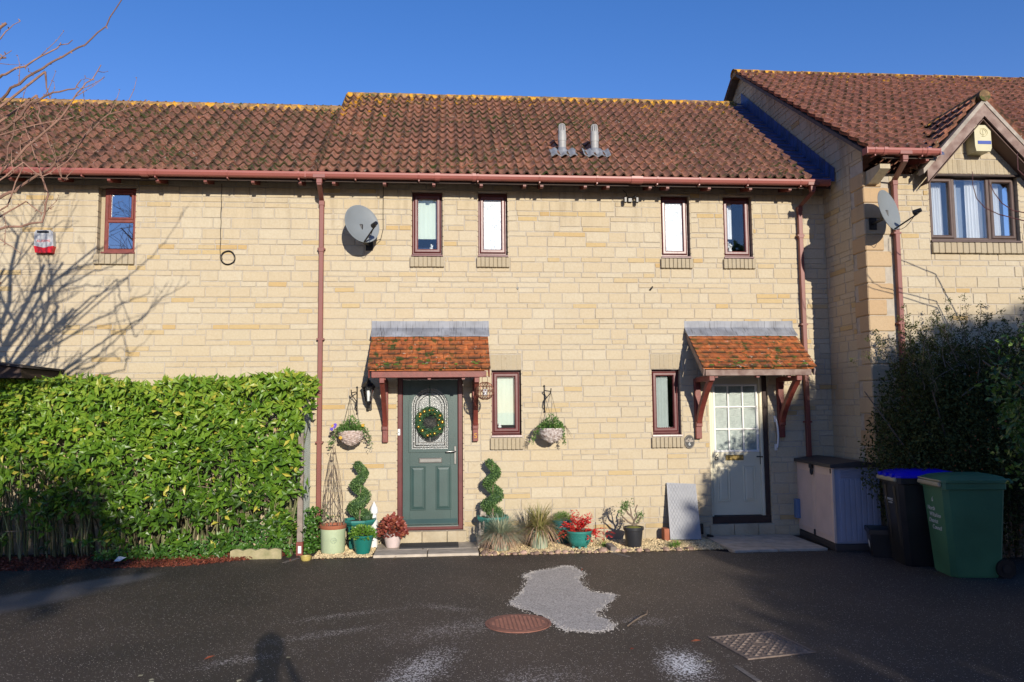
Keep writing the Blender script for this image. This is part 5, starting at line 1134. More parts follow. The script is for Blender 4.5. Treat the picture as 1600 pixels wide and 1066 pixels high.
leaves(b,np.array(P_),np.array(D_),unit(len(P_))+np.array([0,-.4,.8]),rng.uniform(.03,.055,len(P_)),.015,.15,.2); b.build('foliage',L_red,t); b2.build('stem',L_heu,t)
x,y,z=1.585,-.20,GZ+.01
t=thing('potted_plant','dark teal pot with feathery green leaves hidden behind the scarlet plant','potted plant',(x,y,z)); pot(t,x,y,z,[(.10,0),(.12,.1),(.14,.28),(.15,.285),(.15,.31),(.13,.31)],m_teal3,.29,.13)
bushy(t,(x,y,z+.28),520,.14,.13,.04,.006,L_green)
x,y,z=2.465,-.60,GZ+.01
t=thing('potted_plant','black nursery pot with a mossy top and a small crooked gnarled shrub','potted plant',(x,y,z)); pot(t,x,y,z,[(.095,0),(.10,.01),(.12,.20),(.124,.215),(.135,.22),(.137,.255),(.125,.255),(.12,.23)],m_blackp,.235,.122)
b=B(); b.lathe([(.12,.235),(.09,.25),(.05,.262),(0,.266)],(x,y,z),18); b.build('moss',M('yellow_moss',(.22,.22,.04),.95,.4,30,.6,90),t,smooth=True)
b=B(); zz=z+.25
br=[[(0,0,0),(.01,0,.08),(-.02,.01,.14),(-.03,0,.22),(-.05,0,.30)],[(.01,0,.08),(.05,-.01,.14),(.03,0,.22),(.06,0,.29)],[(-.01,0,.04),(-.07,0,.07),(-.12,.01,.12),(-.16,0,.16)],[(-.02,0,.14),(-.07,0,.18),(-.10,0,.24)],[(.01,0,.02),(.07,0,.06),(.10,0,.13)]]
for q in br: b.tube([(x+a,y+c,zz+d) for a,c,d in q],[.016-.0027*i for i in range(len(q))],6)
b.build('branch',m_twig,t,smooth=True)
b=B()
for (a,c,d,k) in ((-.11,0,.27,170),(-.16,0,.19,60),(.09,0,.15,80),(.05,0,.10,40),(-.04,0,.31,30)):
    pos=np.array([x+a,y+c,zz+d])+rng.normal(size=(k,3))*.026; leaves(b,pos,unit(k)+np.array([0,0,.6]),unit(k),rng.uniform(.025,.045,k),.011)
b.build('foliage',L_bask,t)
# tiny weeds in the gravel
for i,(x,y) in enumerate(((2.08,-.55),(2.95,-.72),(3.05,-.6))):
    b=B(); blades(b,(x,y,GZ),90,.9,.13,.006,1.6,1,.05,3); tag(b.build('weed',L_green),('small green weed beside the timber block','green weed tuft in front of the leaning panel','second weed tuft behind the first near the leaning panel')[i],'weed')
# ivy at the foot of the trellis
n=900; pos=np.stack([rng.normal(-1.78,.12,n),rng.uniform(-.5,-.1,n),GZ+rng.random(n)**1.5*.55],1); b=B(); leaves(b,pos,unit(n),unit(n)+np.array([0,-1,.3]),rng.uniform(.03,.06,n),.04); tag(b.build('ivy_clump',L_ivy),'green ivy clump climbing the foot of the trellis beside the pale green barrel','ivy')
n=1500; x=rng.uniform(-4.3,-1.95,n); zz_=GZ+rng.random(n)**1.6*(.12+.22*(x+4.3)/2.3); zz_=np.where((x>-2.72)&(x<-2.0),zz_+.11,zz_); pos=np.stack([x,-.64-rng.random(n)*.10*np.where(x>-2.72,.3,1),zz_],1); b=B(); leaves(b,pos,unit(n)+np.array([0,-.6,.2]),unit(n)*.5+np.array([0,-1,.5]),rng.uniform(.035,.07,n),.035); o=b.build('ground_ivy',L_ivy); o['kind']='stuff'
# ornaments
def rabbit(x,y,z,s,lab,cat,ears=True):
    b=B(); b.ball((x,y,z+.085*s),.062*s,.06*s,.085*s,jit=.1); b.ball((x-.01*s,y-.03*s,z+.17*s),.04*s,.048*s,.042*s,jit=.1); b.ball((x-.014*s,y-.07*s,z+.16*s),.02*s)
    if ears:
        for dx,l in ((-.022,.07),(.022,.085)): b.ball((x+dx*s,y-.01*s,z+(.20+l*.6)*s),.012*s,.009*s,l*.62*s)
    for dx in (-.035,.035): b.ball((x+dx*s,y-.05*s,z+.05*s),.018*s,.022*s,.05*s); b.ball((x+dx*1.3*s,y-.05*s,z+.02*s),.024*s,.045*s,.02*s)
    b.ball((x+.03*s,y+.055*s,z+.04*s),.022*s); return tag(b.build('garden_ornament',m_figur,smooth=True),lab,cat)
rabbit(-.005+.49-.02,-.22,.142-.0,1.12,'pale stone rabbit with upright ears standing at the right end of the slabs','rabbit ornament') if 0 else rabbit(.475,-.42,GZ+.012,1.15,'pale stone rabbit with upright ears beside the right end of the door slabs','rabbit ornament')
rabbit(.50,-.20,.485,.72,'small stone figure sitting on the rim of the right teal topiary pot','ornament',False)
b=B(); x,y,z=-.955,-.16,GZ; b.lathe([(.05,0),(.05,.34),(.055,.35),(.04,.36),(.034,.44),(.05,.45),(.056,.48),(.045,.53),(.022,.575),(.006,.60),(0,.615)],(x,y,z),16); tag(b.build('garden_ornament',m_white,smooth=True),'white bottle-shaped ornament with a pointed cap behind the left topiary pot','ornament')
b=B(); b.lathe([(.0,.012),(.05,.0),(.062,.02),(.068,.055),(.06,.055),(.05,.03),(0,.025)],(-1.71,-.93,GZ),20); tag(b.build('small_bowl',M('mustard_glaze',(.50,.40,.12),.4,.2,9),smooth=True),'small mustard yellow bowl on the asphalt by the wooden post','bowl')
# ---- leaning panel
A_=[Vector(q) for q in ((3.055,-.27,GZ+.03),(3.475,-.31,GZ+.03),(3.50,-.045,.85),(3.085,-.045,.875))]; nn_=((A_[1]-A_[0]).cross(A_[3]-A_[0])).normalized()
b=B(); q=[a for a in A_]+[a-nn_*.035*-1*-1 for a in A_]; b.add([*A_,*[a-nn_*.03 for a in A_]],[(0,1,2,3),(7,6,5,4),(0,4,5,1),(1,5,6,2),(2,6,7,3),(3,7,4,0)])
u_=(A_[1]-A_[0]); v_=(A_[3]-A_[0])
for s_ in (1,-1):
    for i in range(-9,10):
        a0=i/9.; lo=max(0,-a0) ; hi=min(1,1-a0)
        if hi-lo<.05: continue
        f=lambda t:A_[0]+u_*(t if s_>0 else 1-t)*.96+u_*.02+v_*((t+a0)*.97+.015)
        b.tube([f(lo)+nn_*.0005,f(hi)+nn_*.0002],.0015,4)
t=thing('leaning_panel','grey diamond-patterned panel leaning against the wall left of the cream door','panel',(3.27,-.2,GZ)); b.build('panel',m_foam,t)
b=B(); b.box(2.98,3.05,-.24,-.10,GZ,GZ+.17); b.box(2.985,3.045,-.245,-.24,GZ+.01,GZ+.16); tag(b.build('terracotta_block',m_terra),'terracotta brick standing behind the left foot of the leaning grey panel','brick')
b=B(); b.tube([(3.62,-.14,GZ+.05),(3.70,-.12,GZ+.03)],.02,8); b.tube([(3.56,-.05,.30),(3.56,-.05,.16)],.03,10); tag(b.build('dark_drain_stub',m_black),'short dark pipe end low on the wall between the leaning panel and the cream door','pipe')
# ---- storage box
n1=Vector((-.997,.078,0)); d1=Vector((-.078,-.997,0)); ctr=Vector((4.945,-.605,0))-n1*.31
Tb=Matrix(((-n1.x,-d1.x,0,ctr.x),(-n1.y,-d1.y,0,ctr.y),(0,0,1,GZ),(0,0,0,1)))   # local +x into the box, local -y towards the camera
t=thing('storage_box','tall taupe resin garden storage box with charcoal lid and double doors','storage box',(ctr.x,ctr.y,GZ))
X0,X1,Y0,Y1=-.31,.31,-.635,.635
b=B(); b.cbox(X0+.01,X1,Y0+.01,Y1-.01,0,.09,.008); b.xf(Tb).build('base',m_boxT,t)
b=B(); b.cbox(X0+.03,X1-.01,Y0+.02,Y1-.02,.09,1.05,.006)
for k in range(7): x=-.22+k*.07; b.cbox(x,x+.056,Y0+.008,Y0+.03,.12,.90,.004)
for k in range(6): b.cbox(-.20,.24,Y0+.008,Y0+.03,.925+k*.02,.937+k*.02,.002)
b.xf(Tb).build('side_panel',m_boxS,t)
for s in (-1,1):
    b=B(); ya_,yb2=(Y0+.03,-.004) if s<0 else (.004,Y1-.03); b.cbox(X0+.005,X0+.03,ya_,yb2,.10,1.04,.005)
    m0,m1=ya_+.06,yb2-.06
    for k in range(13): yy=m0+(m1-m0)*k/13; b.cbox(X0-.001,X0+.01,yy+.005,yy+(m1-m0)/13-.005,.17,.94,.003)
    b.xf(Tb).build('door',m_boxD,t)
b=B(); b.cbox(X0-.003,X0+.03,Y0+.002,Y0+.03,.10,1.04,.004); b.xf(Tb).build('corner_post',m_boxD,t)
b=B(); pr=[(X0-.035,1.045),(X1+.02,1.055),(X1+.02,1.085),(0,1.125),(X0-.035,1.085)]; b.prism(pr,Y0-.03,Y1+.02,'y'); b.xf(Tb).build('lid',m_boxT,t)
b=B(); b.cbox(X0-.045,X0-.002,-.035,.035,.99,1.06,.008); b.tube([(X0-.02,.03*math.cos(a),.955+.045*math.sin(a)) for a in [PI*k/8 for k in range(17)]],.012,6); b.cbox(X0-.012,X0,-.015,.02,.10,.18,.003); b.cbox(X0-.012,X0,Y0+.04,Y0+.055,.97,1.03,.003); b.xf(Tb).build('clasp',m_black,t)
b=B(); b.cbox(4.93,4.99,.0-.10,-.012,.35,.62,.006); tag(b.build('meter_sleeve',M('blue_grey_plastic',(.12,.2,.36),.5,.1)),'small blue grey box on the wall just left behind the storage box','box')
# ---- recycling box
Tr=Matrix.Translation((5.40,-1.60,GZ))@Matrix.Rotation(R(-22),4,'Z')
t=thing('recycling_box','low black plastic recycling crate with a white sticker between the storage box and the bins','recycling box',(5.40,-1.60,GZ))
b=B(); v=[]
for (z,sx,sy) in ((0,.20,.15),(.28,.235,.185),(.28,.25,.20),(.335,.25,.20),(.335,.235,.185),(.05,.19,.14)): v+=[(-sx,-sy,z),(sx,-sy,z),(sx,sy,z),(-sx,sy,z)]
b.add(v,[(i*4+j,i*4+(j+1)%4,i*4+4+(j+1)%4,i*4+4+j) for i in range(5) for j in range(4)]+[(0,3,2,1),(20,21,22,23)]); b.xf(Tr).build('tub',m_binK,t)
b=B(); b.add([(-.2085,.05,.10),(-.2085,-.08,.10),(-.219,-.08,.19),(-.219,.05,.19)],[(0,1,2,3)]); b.v=[q+np.array([-.014,0,0]) for q in b.v]; b.xf(Tr).build('sticker',m_print,t)
b=B(); b.cbox(5.42,5.55,-1.70,-1.58,GZ+.30,GZ+.40,.006); tag(b.build('brick',m_terra),'reddish brick lying on the black recycling crate','brick')
# ---- wheelie bins
def bin_(px_,py_,label,body,lid,gl=True):
    u=Vector((.99,-.14,0)); v=Vector((.14,.99,0)); c=Vector((px_,py_,0))+u*.27+v*.24
    T=Matrix(((u.x,v.x,0,c.x),(u.y,v.y,0,c.y),(0,0,1,GZ),(0,0,0,1)))
    t=thing('wheelie_bin',label,'wheelie bin',(c.x,c.y,GZ),'wheelie bins'); b=B(); ch=.05
    def ring(x0,x1,yw,z,c_=ch): return [(x0+c_,-yw,z),(x1-c_*.6,-yw,z),(x1,-yw+c_*.6,z),(x1,yw-c_*.6,z),(x1-c_*.6,yw,z),(x0+c_,yw,z),(x0,yw-c_,z),(x0,-yw+c_,z)]
    rings=[ring(-.255,.22,.21,0),(ring(-.27,.25,.225,.03)),ring(-.335,.30,.27,.93),ring(-.35,.31,.285,.935,.03),ring(-.35,.31,.285,1.0,.03),ring(-.33,.29,.265,1.0,.03)]
    vs=[q for rg in rings for q in rg]; b.add(vs,[(i*8+j,i*8+(j+1)%8,i*8+8+(j+1)%8,i*8+8+j) for i in range(5) for j in range(8)]+[tuple(range(8))[::-1],tuple(range(40,48))])
    if not gl:
        for yy in (-.12,.12): b.add([(-.262,yy-.02,.05),(-.262,yy+.02,.05),(-.34,yy+.03,.9),(-.34,yy-.03,.9),(-.27,yy,.05),(-.352,yy,.9)],[(0,4,5,3),(4,1,2,5)])
    bo=b.xf(T).build('body',body,t,smooth=True)
    b=B(); b.cbox(-.385,-.345,-.25,.25,.955,1.005,.012); 
    if gl: b.cbox(-.375,-.345,-.26,.26,1.012,1.028,.006)
    b.xf(T).build('front_handle',m_lip,t)
    b=B(); rings=[ring(-.36,.33,.295,1.003,.04),ring(-.36,.33,.295,1.03,.04),ring(-.30,.31,.25,1.065,.08),ring(-.18,.22,.15,1.085,.08)]
    vs=[q for rg in rings for q in rg]; b.add(vs,[(i*8+j,i*8+(j+1)%8,i*8+8+(j+1)%8,i*8+8+j) for i in range(3) for j in range(8)]+[tuple(range(8))[::-1],tuple(range(24,32))])
    if not gl:
        for yy in (-.17,0,.17): b.cbox(-.385,-.34,yy-.03,yy+.03,1.0,1.045,.006)
    for yy in (-.2,.2): b.cbox(.31,.39,yy-.02,yy+.02,.98,1.04,.008)
    b.tube([(.38,-.25,1.01),(.38,.25,1.01)],.015,8); b.xf(T).build('lid',lid,t,smooth=True)
    for s in (-1,1):
        b=B(); y0_=s*.235; b.tube([(.27,y0_-.025,.10),(.27,y0_+.025,.10)],.10,24); w1=b.xf(T).build('wheel',m_black,t,smooth=True)
        b=B(); b.tube([(.27,y0_-.032*1,.10),(.27,y0_+.032,.10)],.045,14); b.xf(T).build('hub',m_binK,w1,smooth=True)
    b=B(); b.tube([(.27,-.25,.10),(.27,.25,.10)],.012,8); b.xf(T).build('axle',m_steel,t)
    return t,T
tg,T=bin_(5.37,-2.85,'green wheelie bin with white council lettering, nearest the camera',m_binG,m_binG)
def on_front(T,y,z): 
    x=-.27-(z-.03)*.065/.9-.006; return T@Vector((x,y,z))
rx=PI/2+math.atan(.065/.9); rzz=-PI/2-math.atan2(.14,.99)
text('bin_number','6',.075,on_front(T,.02,.80),(rx,0,rzz),m_print,tg,shear=.2)
for k,(s_,dy) in enumerate((('North',.07),('Wiltshire',-.0),('District',.05),('Council',-.015))): text('lettering',s_,.066,on_front(T,dy,.70-k*.068),(rx,0,rzz),m_print,tg,shear=.25)
b=B(); b.box(-.02,.08,-.262,-.255,.86,.875); b.xf(T).build('blue_tag',m_blue,tg)
tk,T=bin_(5.23,-2.25,'black wheelie bin with a bright blue lid behind the green bin',m_binK,m_binB,False)
text('lettering','Connect',.06,on_front(T,.05,.74),(rx,0,rzz),m_print,tk); text('lettering','to recycle',.028,on_front(T,.02,.70),(rx,0,rzz),m_print,tk)
# ---- post, trellis, edging
b=B(); b.cbox(-1.885,-1.815,-.60,-.53,GZ-.05,2.02,.006); t=thing('timber_post','weathered grey square post at the right end of the hedge carrying the mesh','post',(-1.85,-.565,GZ)); b.build('post',m_grey_tim,t)
b=B(); b.cbox(-1.892,-1.808,-.607,-.523,GZ,GZ+.17,.004); ps=b.build('painted_foot',m_redwood,t); b=B(); b.box(-1.865,-1.825,-.612,-.608,GZ+.03,GZ+.12); b.build('white_label',m_white,t)
b=B(); yy0,yy1,z0_,z1_=-.52,-.03,.25,1.95
k=-1.9
while k<2.4:
    for s in (1,-1):
        pts=[]
        ya_=yy0; za=(z0_+k) if s>0 else (z1_-k); yb2=yy1; zb=za+s*(yy1-yy0)*1.6
        # clip to the panel
        def cz_(y,z): return z
        t0,t1=0,1; dz=zb-za
        for lim,sg in ((z0_,1),(z1_,-1)):
            f0,f1=(za-lim)*sg,(zb-lim)*sg
            if f0<0 and f1<0: t0=2; break
            if f0<0: t0=max(t0,f0/(f0-f1))
            elif f1<0: t1=min(t1,f0/(f0-f1))
        if t0<t1: b.tube([(-1.83,ya_+(yb2-ya_)*t0,za+dz*t0),(-1.83,ya_+(yb2-ya_)*t1,za+dz*t1)],.0038,4)
    k+=.052
b.tube([(-1.83,yy0,z0_),(-1.83,yy1,z0_),(-1.83,yy1,z1_),(-1.83,yy0,z1_),(-1.83,yy0,z0_)],.008,5); tag(b.build('mesh_trellis',M('galvanised_mesh',(.30,.33,.30),.5,.2,9)),'diamond wire mesh panel between the grey post and the wall','trellis')
b=B(); P=[(-2.66,GZ-.03)]; 
P=[(-2.66,GZ-.03),(-2.04,GZ-.03)]
for k in range(25): u=k/24; P.append((-2.04-.62*u,GZ+.105+.022*abs(math.sin(u*PI*4))))
b.prism(P,-.77,-.72,'y'); tag(b.build('edging_stone',M('mossy_concrete',(.40,.34,.20),.9,.35,9,.5,50,col2=(.22,.21,.10))),'scalloped mossy concrete edging block at the foot of the hedge','edging stone')
b=B(); leaves(b,np.array([[-4.02,-.83,GZ+.03]]),np.array([[.8,.1,.3]]),np.array([[0,-1,.6]]),.14,.07); tag(b.build('litter_scrap',m_print),'scrap of white paper lying in the red leaves under the hedge','litter')
# ================================================================ HEDGE
t=thing('hedge','long clipped glossy laurel hedge in front of the left wall','hedge',(-4.3,-.4,GZ))
nw=3300; x=rng.uniform(-8.2,-1.72,nw); v=rng.random(nw); top=2.30+.05*np.sin(x*2.1)+.03*np.sin(x*5.3)+np.where(x<-5.2,-.03,0); z=GZ+.12+(top-GZ-.12)*v**.62
face=rng.random(nw)<.80; y=np.where(face,-.66+.06*np.sin(x*3+z*4)+rng.normal(size=nw)*.055,rng.uniform(-.68,-.06,nw)); z=np.where(face,z,top-rng.random(nw)*.08)
bulge=np.clip((z-1.5)/.8,0,1)*.06; y=np.where(face,y-bulge,y)
nzv=np.array([noise.noise(Vector((a*1.7,0,c*1.7))) for a,c in zip(x,z)])
keep=(z>1.25)|(rng.random(nw)<np.clip(.68+.45*(z-.3)+nzv*.8+np.where(x>-4.3,.22,0)+np.where(x>-3.0,.1,0),.05,1)); keep&=~((x<-4.6)&(z<1.4)&(rng.random(nw)<.45)); keep&=~((x>-1.86)&(z<1.9)&(rng.random(nw)<.97))
x,y,z,face=x[keep],y[keep],z[keep],face[keep]; n=len(x); k=6
o_=np.where(face[:,None],np.array([[0,-1,.35]]),np.array([[0,-.15,1]]))+rng.normal(size=(n,3))*.35; o_/=np.linalg.norm(o_,axis=1,keepdims=True)
a1=np.cross(o_,rng.normal(size=(n,3))); a1/=np.linalg.norm(a1,axis=1,keepdims=True); a2=np.cross(o_,a1)
ph=rng.random(n)[:,None]*6.28+np.arange(k)[None]*2*PI/k+rng.normal(size=(n,k))*.25
d=a1[:,None]*np.cos(ph)[...,None]+a2[:,None]*np.sin(ph)[...,None]+o_[:,None]*rng.uniform(.15,.9,(n,k,1))+np.array([0,0,.12])
pos=np.stack([x,y,z],1)[:,None]+rng.normal(size=(n,k,3))*.022; nrm=o_[:,None]+rng.normal(size=(n,k,3))*.25
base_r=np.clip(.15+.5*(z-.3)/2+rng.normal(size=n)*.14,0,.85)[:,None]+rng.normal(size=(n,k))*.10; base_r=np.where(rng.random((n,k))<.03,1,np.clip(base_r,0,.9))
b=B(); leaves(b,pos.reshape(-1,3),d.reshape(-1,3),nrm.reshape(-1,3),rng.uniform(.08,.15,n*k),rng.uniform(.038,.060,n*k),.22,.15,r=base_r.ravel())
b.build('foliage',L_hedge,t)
b=B(); rs=random.Random(5)
for i in range(360):
    x0=rs.uniform(-7.5,-1.95); y0=rs.uniform(-.60,-.15); lean=rs.gauss(0,.19)+(-.12 if x0<-4.3 else 0); h=rs.uniform(.8,2.0)
    b.tube([(x0+lean*u*u+rs.gauss(0,.020),y0-(.08*u),GZ-.02+h*u) for u in (0,.25,.5,.75,1)],[.011,.010,.008,.006,.003],5,rs.random())
b.build('stem',M('green_brown_stem',(.15,.19,.06),.7,.4,6,.2,60,col2=(.12,.085,.055),attr=.5),t)
b=B()
for i in range(420):
    x0=rs.uniform(-7,-1.95); z0_=rs.uniform(.3,2.1); y0=rs.uniform(-.66,-.3); dx,dz=rs.gauss(0,.10),rs.uniform(-.02,.16); b.tube([(x0,y0,z0_),(x0+dx*.5+rs.gauss(0,.02),y0-.03,z0_+dz*.6),(x0+dx,y0-.05,z0_+dz)],[.004,.003,.001],4,rs.random())
o=b.build('twig',M('dry_tan_twig',(.34,.26,.19),.8,.4,8,attr=.4),t); o['kind']='stuff'
# ================================================================ TREES, BUSHES
def grow(b,p,d,l,r,depth,rs,up=.12,maxd=5,tips=None):
    n=5
    if depth>1 and PR[0]<0 and p.x>-3.98-.55*(p.y+4): return
    pts=[p.copy()]; rad=[r]; q=p.copy(); dd=d.copy()
    for i in range(n):
        if depth>1 and PR[0]<0 and q.x>-3.98-.55*(q.y+4): break
        dd=(dd+Vector((rs.gauss(0,.13),rs.gauss(0,.13),rs.gauss(0,.10)+up*.3))).normalized(); q=q+dd*l/n; pts.append(q.copy()); rad.append(max(r*(1-.55*(i+1)/n),.0030))
    if len(pts)<2: return
    n=len(pts)-1
    b.tube(pts,rad,6 if r<.02 else 9,rs.random())
    if tips is not None and depth>=maxd-1: tips.append(q)
    if depth<maxd:
        for k in range(3 if depth<3 else 2):
            i=rs.randint(min(2,n),n); a=Vector((rs.gauss(0,1),rs.gauss(0,1),rs.gauss(0,1))).cross(dd).normalized(); nd=(dd*rs.uniform(.5,.9)+a*rs.uniform(.4,.8)).normalized(); grow(b,pts[i],nd,l*rs.uniform(.55,.8),rad[i]*rs.uniform(.55,.75),depth+1,rs,up,maxd,tips)
# the bare tree at the left: visible branches follow the photograph, more beyond the frame
PR=[99.]
t=thing('bare_tree','leafless tree reaching in from the left edge with reddish budded twigs','tree',(-5.7,-4.1,GZ))
BR=[[(-5.0,3.55),(-4.4,4.15),(-3.95,4.59),(-3.82,4.65),(-3.64,4.77),(-3.46,4.91),(-3.31,5.03),(-3.15,5.18),(-3.00,5.36),(-2.85,5.60),(-2.72,5.86)],
[(-5.0,4.0),(-4.4,4.65),(-3.94,4.93),(-3.83,4.95),(-3.63,5.05),(-3.45,5.19),(-3.33,5.28)],[(-4.3,4.75),(-3.94,4.86),(-3.83,4.85),(-3.68,4.84),(-3.61,4.97)],[(-4.4,4.65),(-3.95,5.13),(-3.85,5.27),(-3.76,5.42)],
[(-4.9,3.1),(-4.4,3.3),(-3.93,3.47),(-3.77,3.54),(-3.49,3.60),(-3.44,3.84),(-3.49,4.05),(-3.60,4.40),(-3.64,4.68)],
[(-5.0,3.1),(-4.4,3.5),(-3.89,3.83),(-3.75,3.90),(-3.48,4.16),(-3.20,4.38),(-3.08,4.56),(-3.01,4.70),(-2.90,4.88)],[(-4.6,3.35),(-3.89,3.88),(-3.79,3.95),(-3.53,4.12),(-3.26,4.32),(-3.04,4.56),(-2.87,4.64),(-2.71,4.75)],
[(-4.6,3.8),(-3.91,4.30),(-3.65,4.42),(-3.50,4.57),(-3.31,4.65),(-3.15,4.70),(-3.11,4.80)],[(-4.6,3.9),(-3.91,4.22),(-3.81,4.25),(-3.44,4.36),(-3.18,4.43),(-3.08,4.48)],
[(-3.64,4.79),(-3.61,4.57),(-3.48,4.31),(-3.40,4.05),(-3.36,4.01)],[(-4.1,3.6),(-3.68,3.83),(-3.48,4.02),(-3.37,3.92),(-3.19,4.04),(-3.06,4.23)],[(-3.45,4.90),(-3.43,4.68)],[(-4.3,3.45),(-3.88,3.66),(-3.68,3.81),(-3.55,3.69),(-3.42,3.75)],[(-4.5,3.2),(-3.9,3.62),(-3.66,3.95),(-3.55,4.25),(-3.52,4.5)],[(-4.3,3.5),(-3.85,3.75),(-3.7,4.1),(-3.72,4.4)],[(-4.7,3.0),(-4.1,3.25),(-3.75,3.42),(-3.6,3.3)]]
tk_=Vector((-5.7,-4.1,GZ)); b=B(); b.tube([tk_,(-5.68,-4.08,1.2),(-5.6,-4.08,2.0),(-5.45,-4.06,2.7),(-5.4,-4.05,3.1)],[.19,.14,.12,.10,.085],12); b.build('trunk',m_trunk,t,smooth=True)
b=B(); rs=random.Random(21); bud=B()
mains=[(Vector((-5.4,-4.05,3.1)),Vector((.8,.1,.9)),1.7,.055),(Vector((-5.45,-4.06,2.7)),Vector((.9,-.1,.35)),1.2,.045),(Vector((-5.55,-4.08,2.3)),Vector((.5,.5,.5)),1.6,.05),(Vector((-5.4,-4.05,3.1)),Vector((.1,.2,1)),1.9,.06),(Vector((-5.5,-4.06,2.6)),Vector((-.9,.1,.7)),1.6,.05),(Vector((-5.4,-4.05,3.1)),Vector((-.4,-.4,1)),1.7,.05),(Vector((-5.6,-4.08,2.0)),Vector((.75,.45,.35)),1.35,.04),(Vector((-5.6,-4.08,1.9)),Vector((.35,.75,.35)),1.6,.04),(Vector((-5.5,-4.06,2.5)),Vector((.55,.7,.8)),1.7,.045)]
PR[0]=-3.85
mains+=[(Vector((-5.4,-4.05,3.1)),Vector((.55,.0,1)),2.1,.07),(Vector((-5.3,-4.05,3.2)),Vector((.85,.15,1)),1.7,.06),(Vector((-5.3,-4.05,3.2)),Vector((.35,.1,1)),2.3,.065),(Vector((-5.45,-4.06,2.7)),Vector((.8,.2,.7)),1.6,.055),(Vector((-5.45,-4.06,2.5)),Vector((1,.1,.5)),1.5,.05),(Vector((-5.2,-4.05,3.6)),Vector((.7,.0,.9)),1.7,.05)]
for (p_,d_,l_2,r_) in mains: grow(b,p_,d_.normalized(),l_2,r_*.72,1,rs,.15,5)
for k,br in enumerate(BR):
    r0=.015 if len(br)>6 else .009; yy=-4.0+.25*math.sin(k*2.3); pts=[]
    for i in range(len(br)-1):
        for s in range(3):
            u=s/3; a,c=br[i],br[i+1]; pts.append(Vector((a[0]+(c[0]-a[0])*u+rs.gauss(0,.006),yy+.06*math.sin(i+u+k)+rs.gauss(0,.006),a[1]+(c[1]-a[1])*u+rs.gauss(0,.006))))
    pts.append(Vector((br[-1][0],yy,br[-1][1]))); n=len(pts); b.tube(pts,[max(r0*(1-.8*i/n),.0028) for i in range(n)],6,rs.random())
    st=Vector((-5.35,-4.05,3.0)); b.tube([st.lerp(pts[0],u)+Vector((0,0,.05*math.sin(PI*u))) for u in (0,.35,.7,1)],[r0*2.2,r0*1.7,r0*1.3,r0],6,rs.random())
    for i in range(3,n):
        if rs.random()<.45:
            s=Vector((rs.gauss(0,1),rs.gauss(0,.6),rs.gauss(0,1))).normalized(); q=pts[i]; bud.tube([q,q+s*.014,q+s*.026],[.005,.0058,.001],5,rs.random())
        if rs.random()<.22:
            s=Vector((rs.gauss(.3,.6),rs.gauss(0,.6),rs.gauss(.6,.5))).normalized(); q=pts[i]; L_=rs.uniform(.08,.3); pp=[q+s*L_*u+Vector((rs.gauss(0,.008),0,.04*u*u)) for u in (0,.33,.66,1)]; b.tube(pp,[.004,.003,.0025,.0015],5,.9)
            for w_ in pp[1:]: bud.tube([w_,w_+s.cross(Vector((0,1,0)))*.015],[.005,.001],5,.5)
merge([b,bud]).build('branch',m_bark,t,smooth=True)
# small leaved dark bush on the right
def crown(b,c,rad,n,L,W,seed,shell=.55,squash=None,amp=.22):
    q=unit(n); nz_=np.array([noise.noise(Vector((v[0]*2.1+seed,v[1]*2.1,v[2]*2.1)))+.5*noise.noise(Vector((v[0]*5+seed,v[1]*5,v[2]*5))) for v in q]); rr=(1+amp*nz_)*(1-shell*rng.random(n)**1.6); pos=np.array(c)+q*rr[:,None]*np.array(rad); pos=pos[pos[:,2]>GZ+.02]; n=len(pos); q=q[:n]
    leaves(b,pos,unit(n)+np.array([0,-.2,.2]),unit(n)+np.array([0,-.5,.5]),rng.uniform(.7,1.2,n)*L,W,.15,.15)
t=thing('berry_bush','dark small-leaved bush with arching shoots and orange berries behind the bins','bush',(6.9,-1.9,GZ))
b=B(); crown(b,(6.95,-1.85,1.45),(1.45,.72,1.28),30000,.050,.024,3); crown(b,(6.1,-1.75,1.45),(.95,.6,1.22),20000,.050,.024,9); b2=B(); bb=B(); rs=random.Random(6)
for k in range(120):
    x0=rs.uniform(5.6,8.2); y0=rs.uniform(-2.3,-1.5); z0_=rs.uniform(2.1,2.65)-.1*abs(x0-7); dx=rs.gauss(-.12 if x0<6.6 else .1,.25); l=rs.uniform(.35,.8); pts=[Vector((x0+dx*u*1.3,y0+rs.gauss(0,.03),z0_+l*u-.28*u*u*abs(dx)*2)) for u in [i/6 for i in range(7)]]
    b2.tube(pts,[.006,.005,.004,.0035,.003,.002,.0015],5)
    for i in range(1,7):
        m_=24; ps_=np.array(pts[i])+rng.normal(size=(m_,3))*.035*(1.3-i/8); leaves(b,ps_,unit(m_)+np.array([0,0,.3]),unit(m_)+np.array([0,-.5,.6]),rng.uniform(.02,.04,m_),.014)
for k in range(170): v=unit(1)[0]; v[1]=-abs(v[1]); v=v*np.array([1.42,.72,1.25])+np.array([6.95,-1.85,1.45]); bb.ball(tuple(v),.008,n=6,m=4)
for k in range(26): x0=rs.gauss(6.9,.25); b2.tube([(x0,-1.85,GZ-.02),(x0+(x0-6.9)*.8,-1.85+rs.gauss(0,.1),1.0),(x0+(x0-6.9)*2.2,-1.85+rs.gauss(0,.25),2.1)],[.02,.014,.006],6)
b.build('foliage',L_bush,t); b2.build('stem',m_twig,t); bb.build('berry',M('orange_berry',(.45,.10,.01),.4,.2),t)
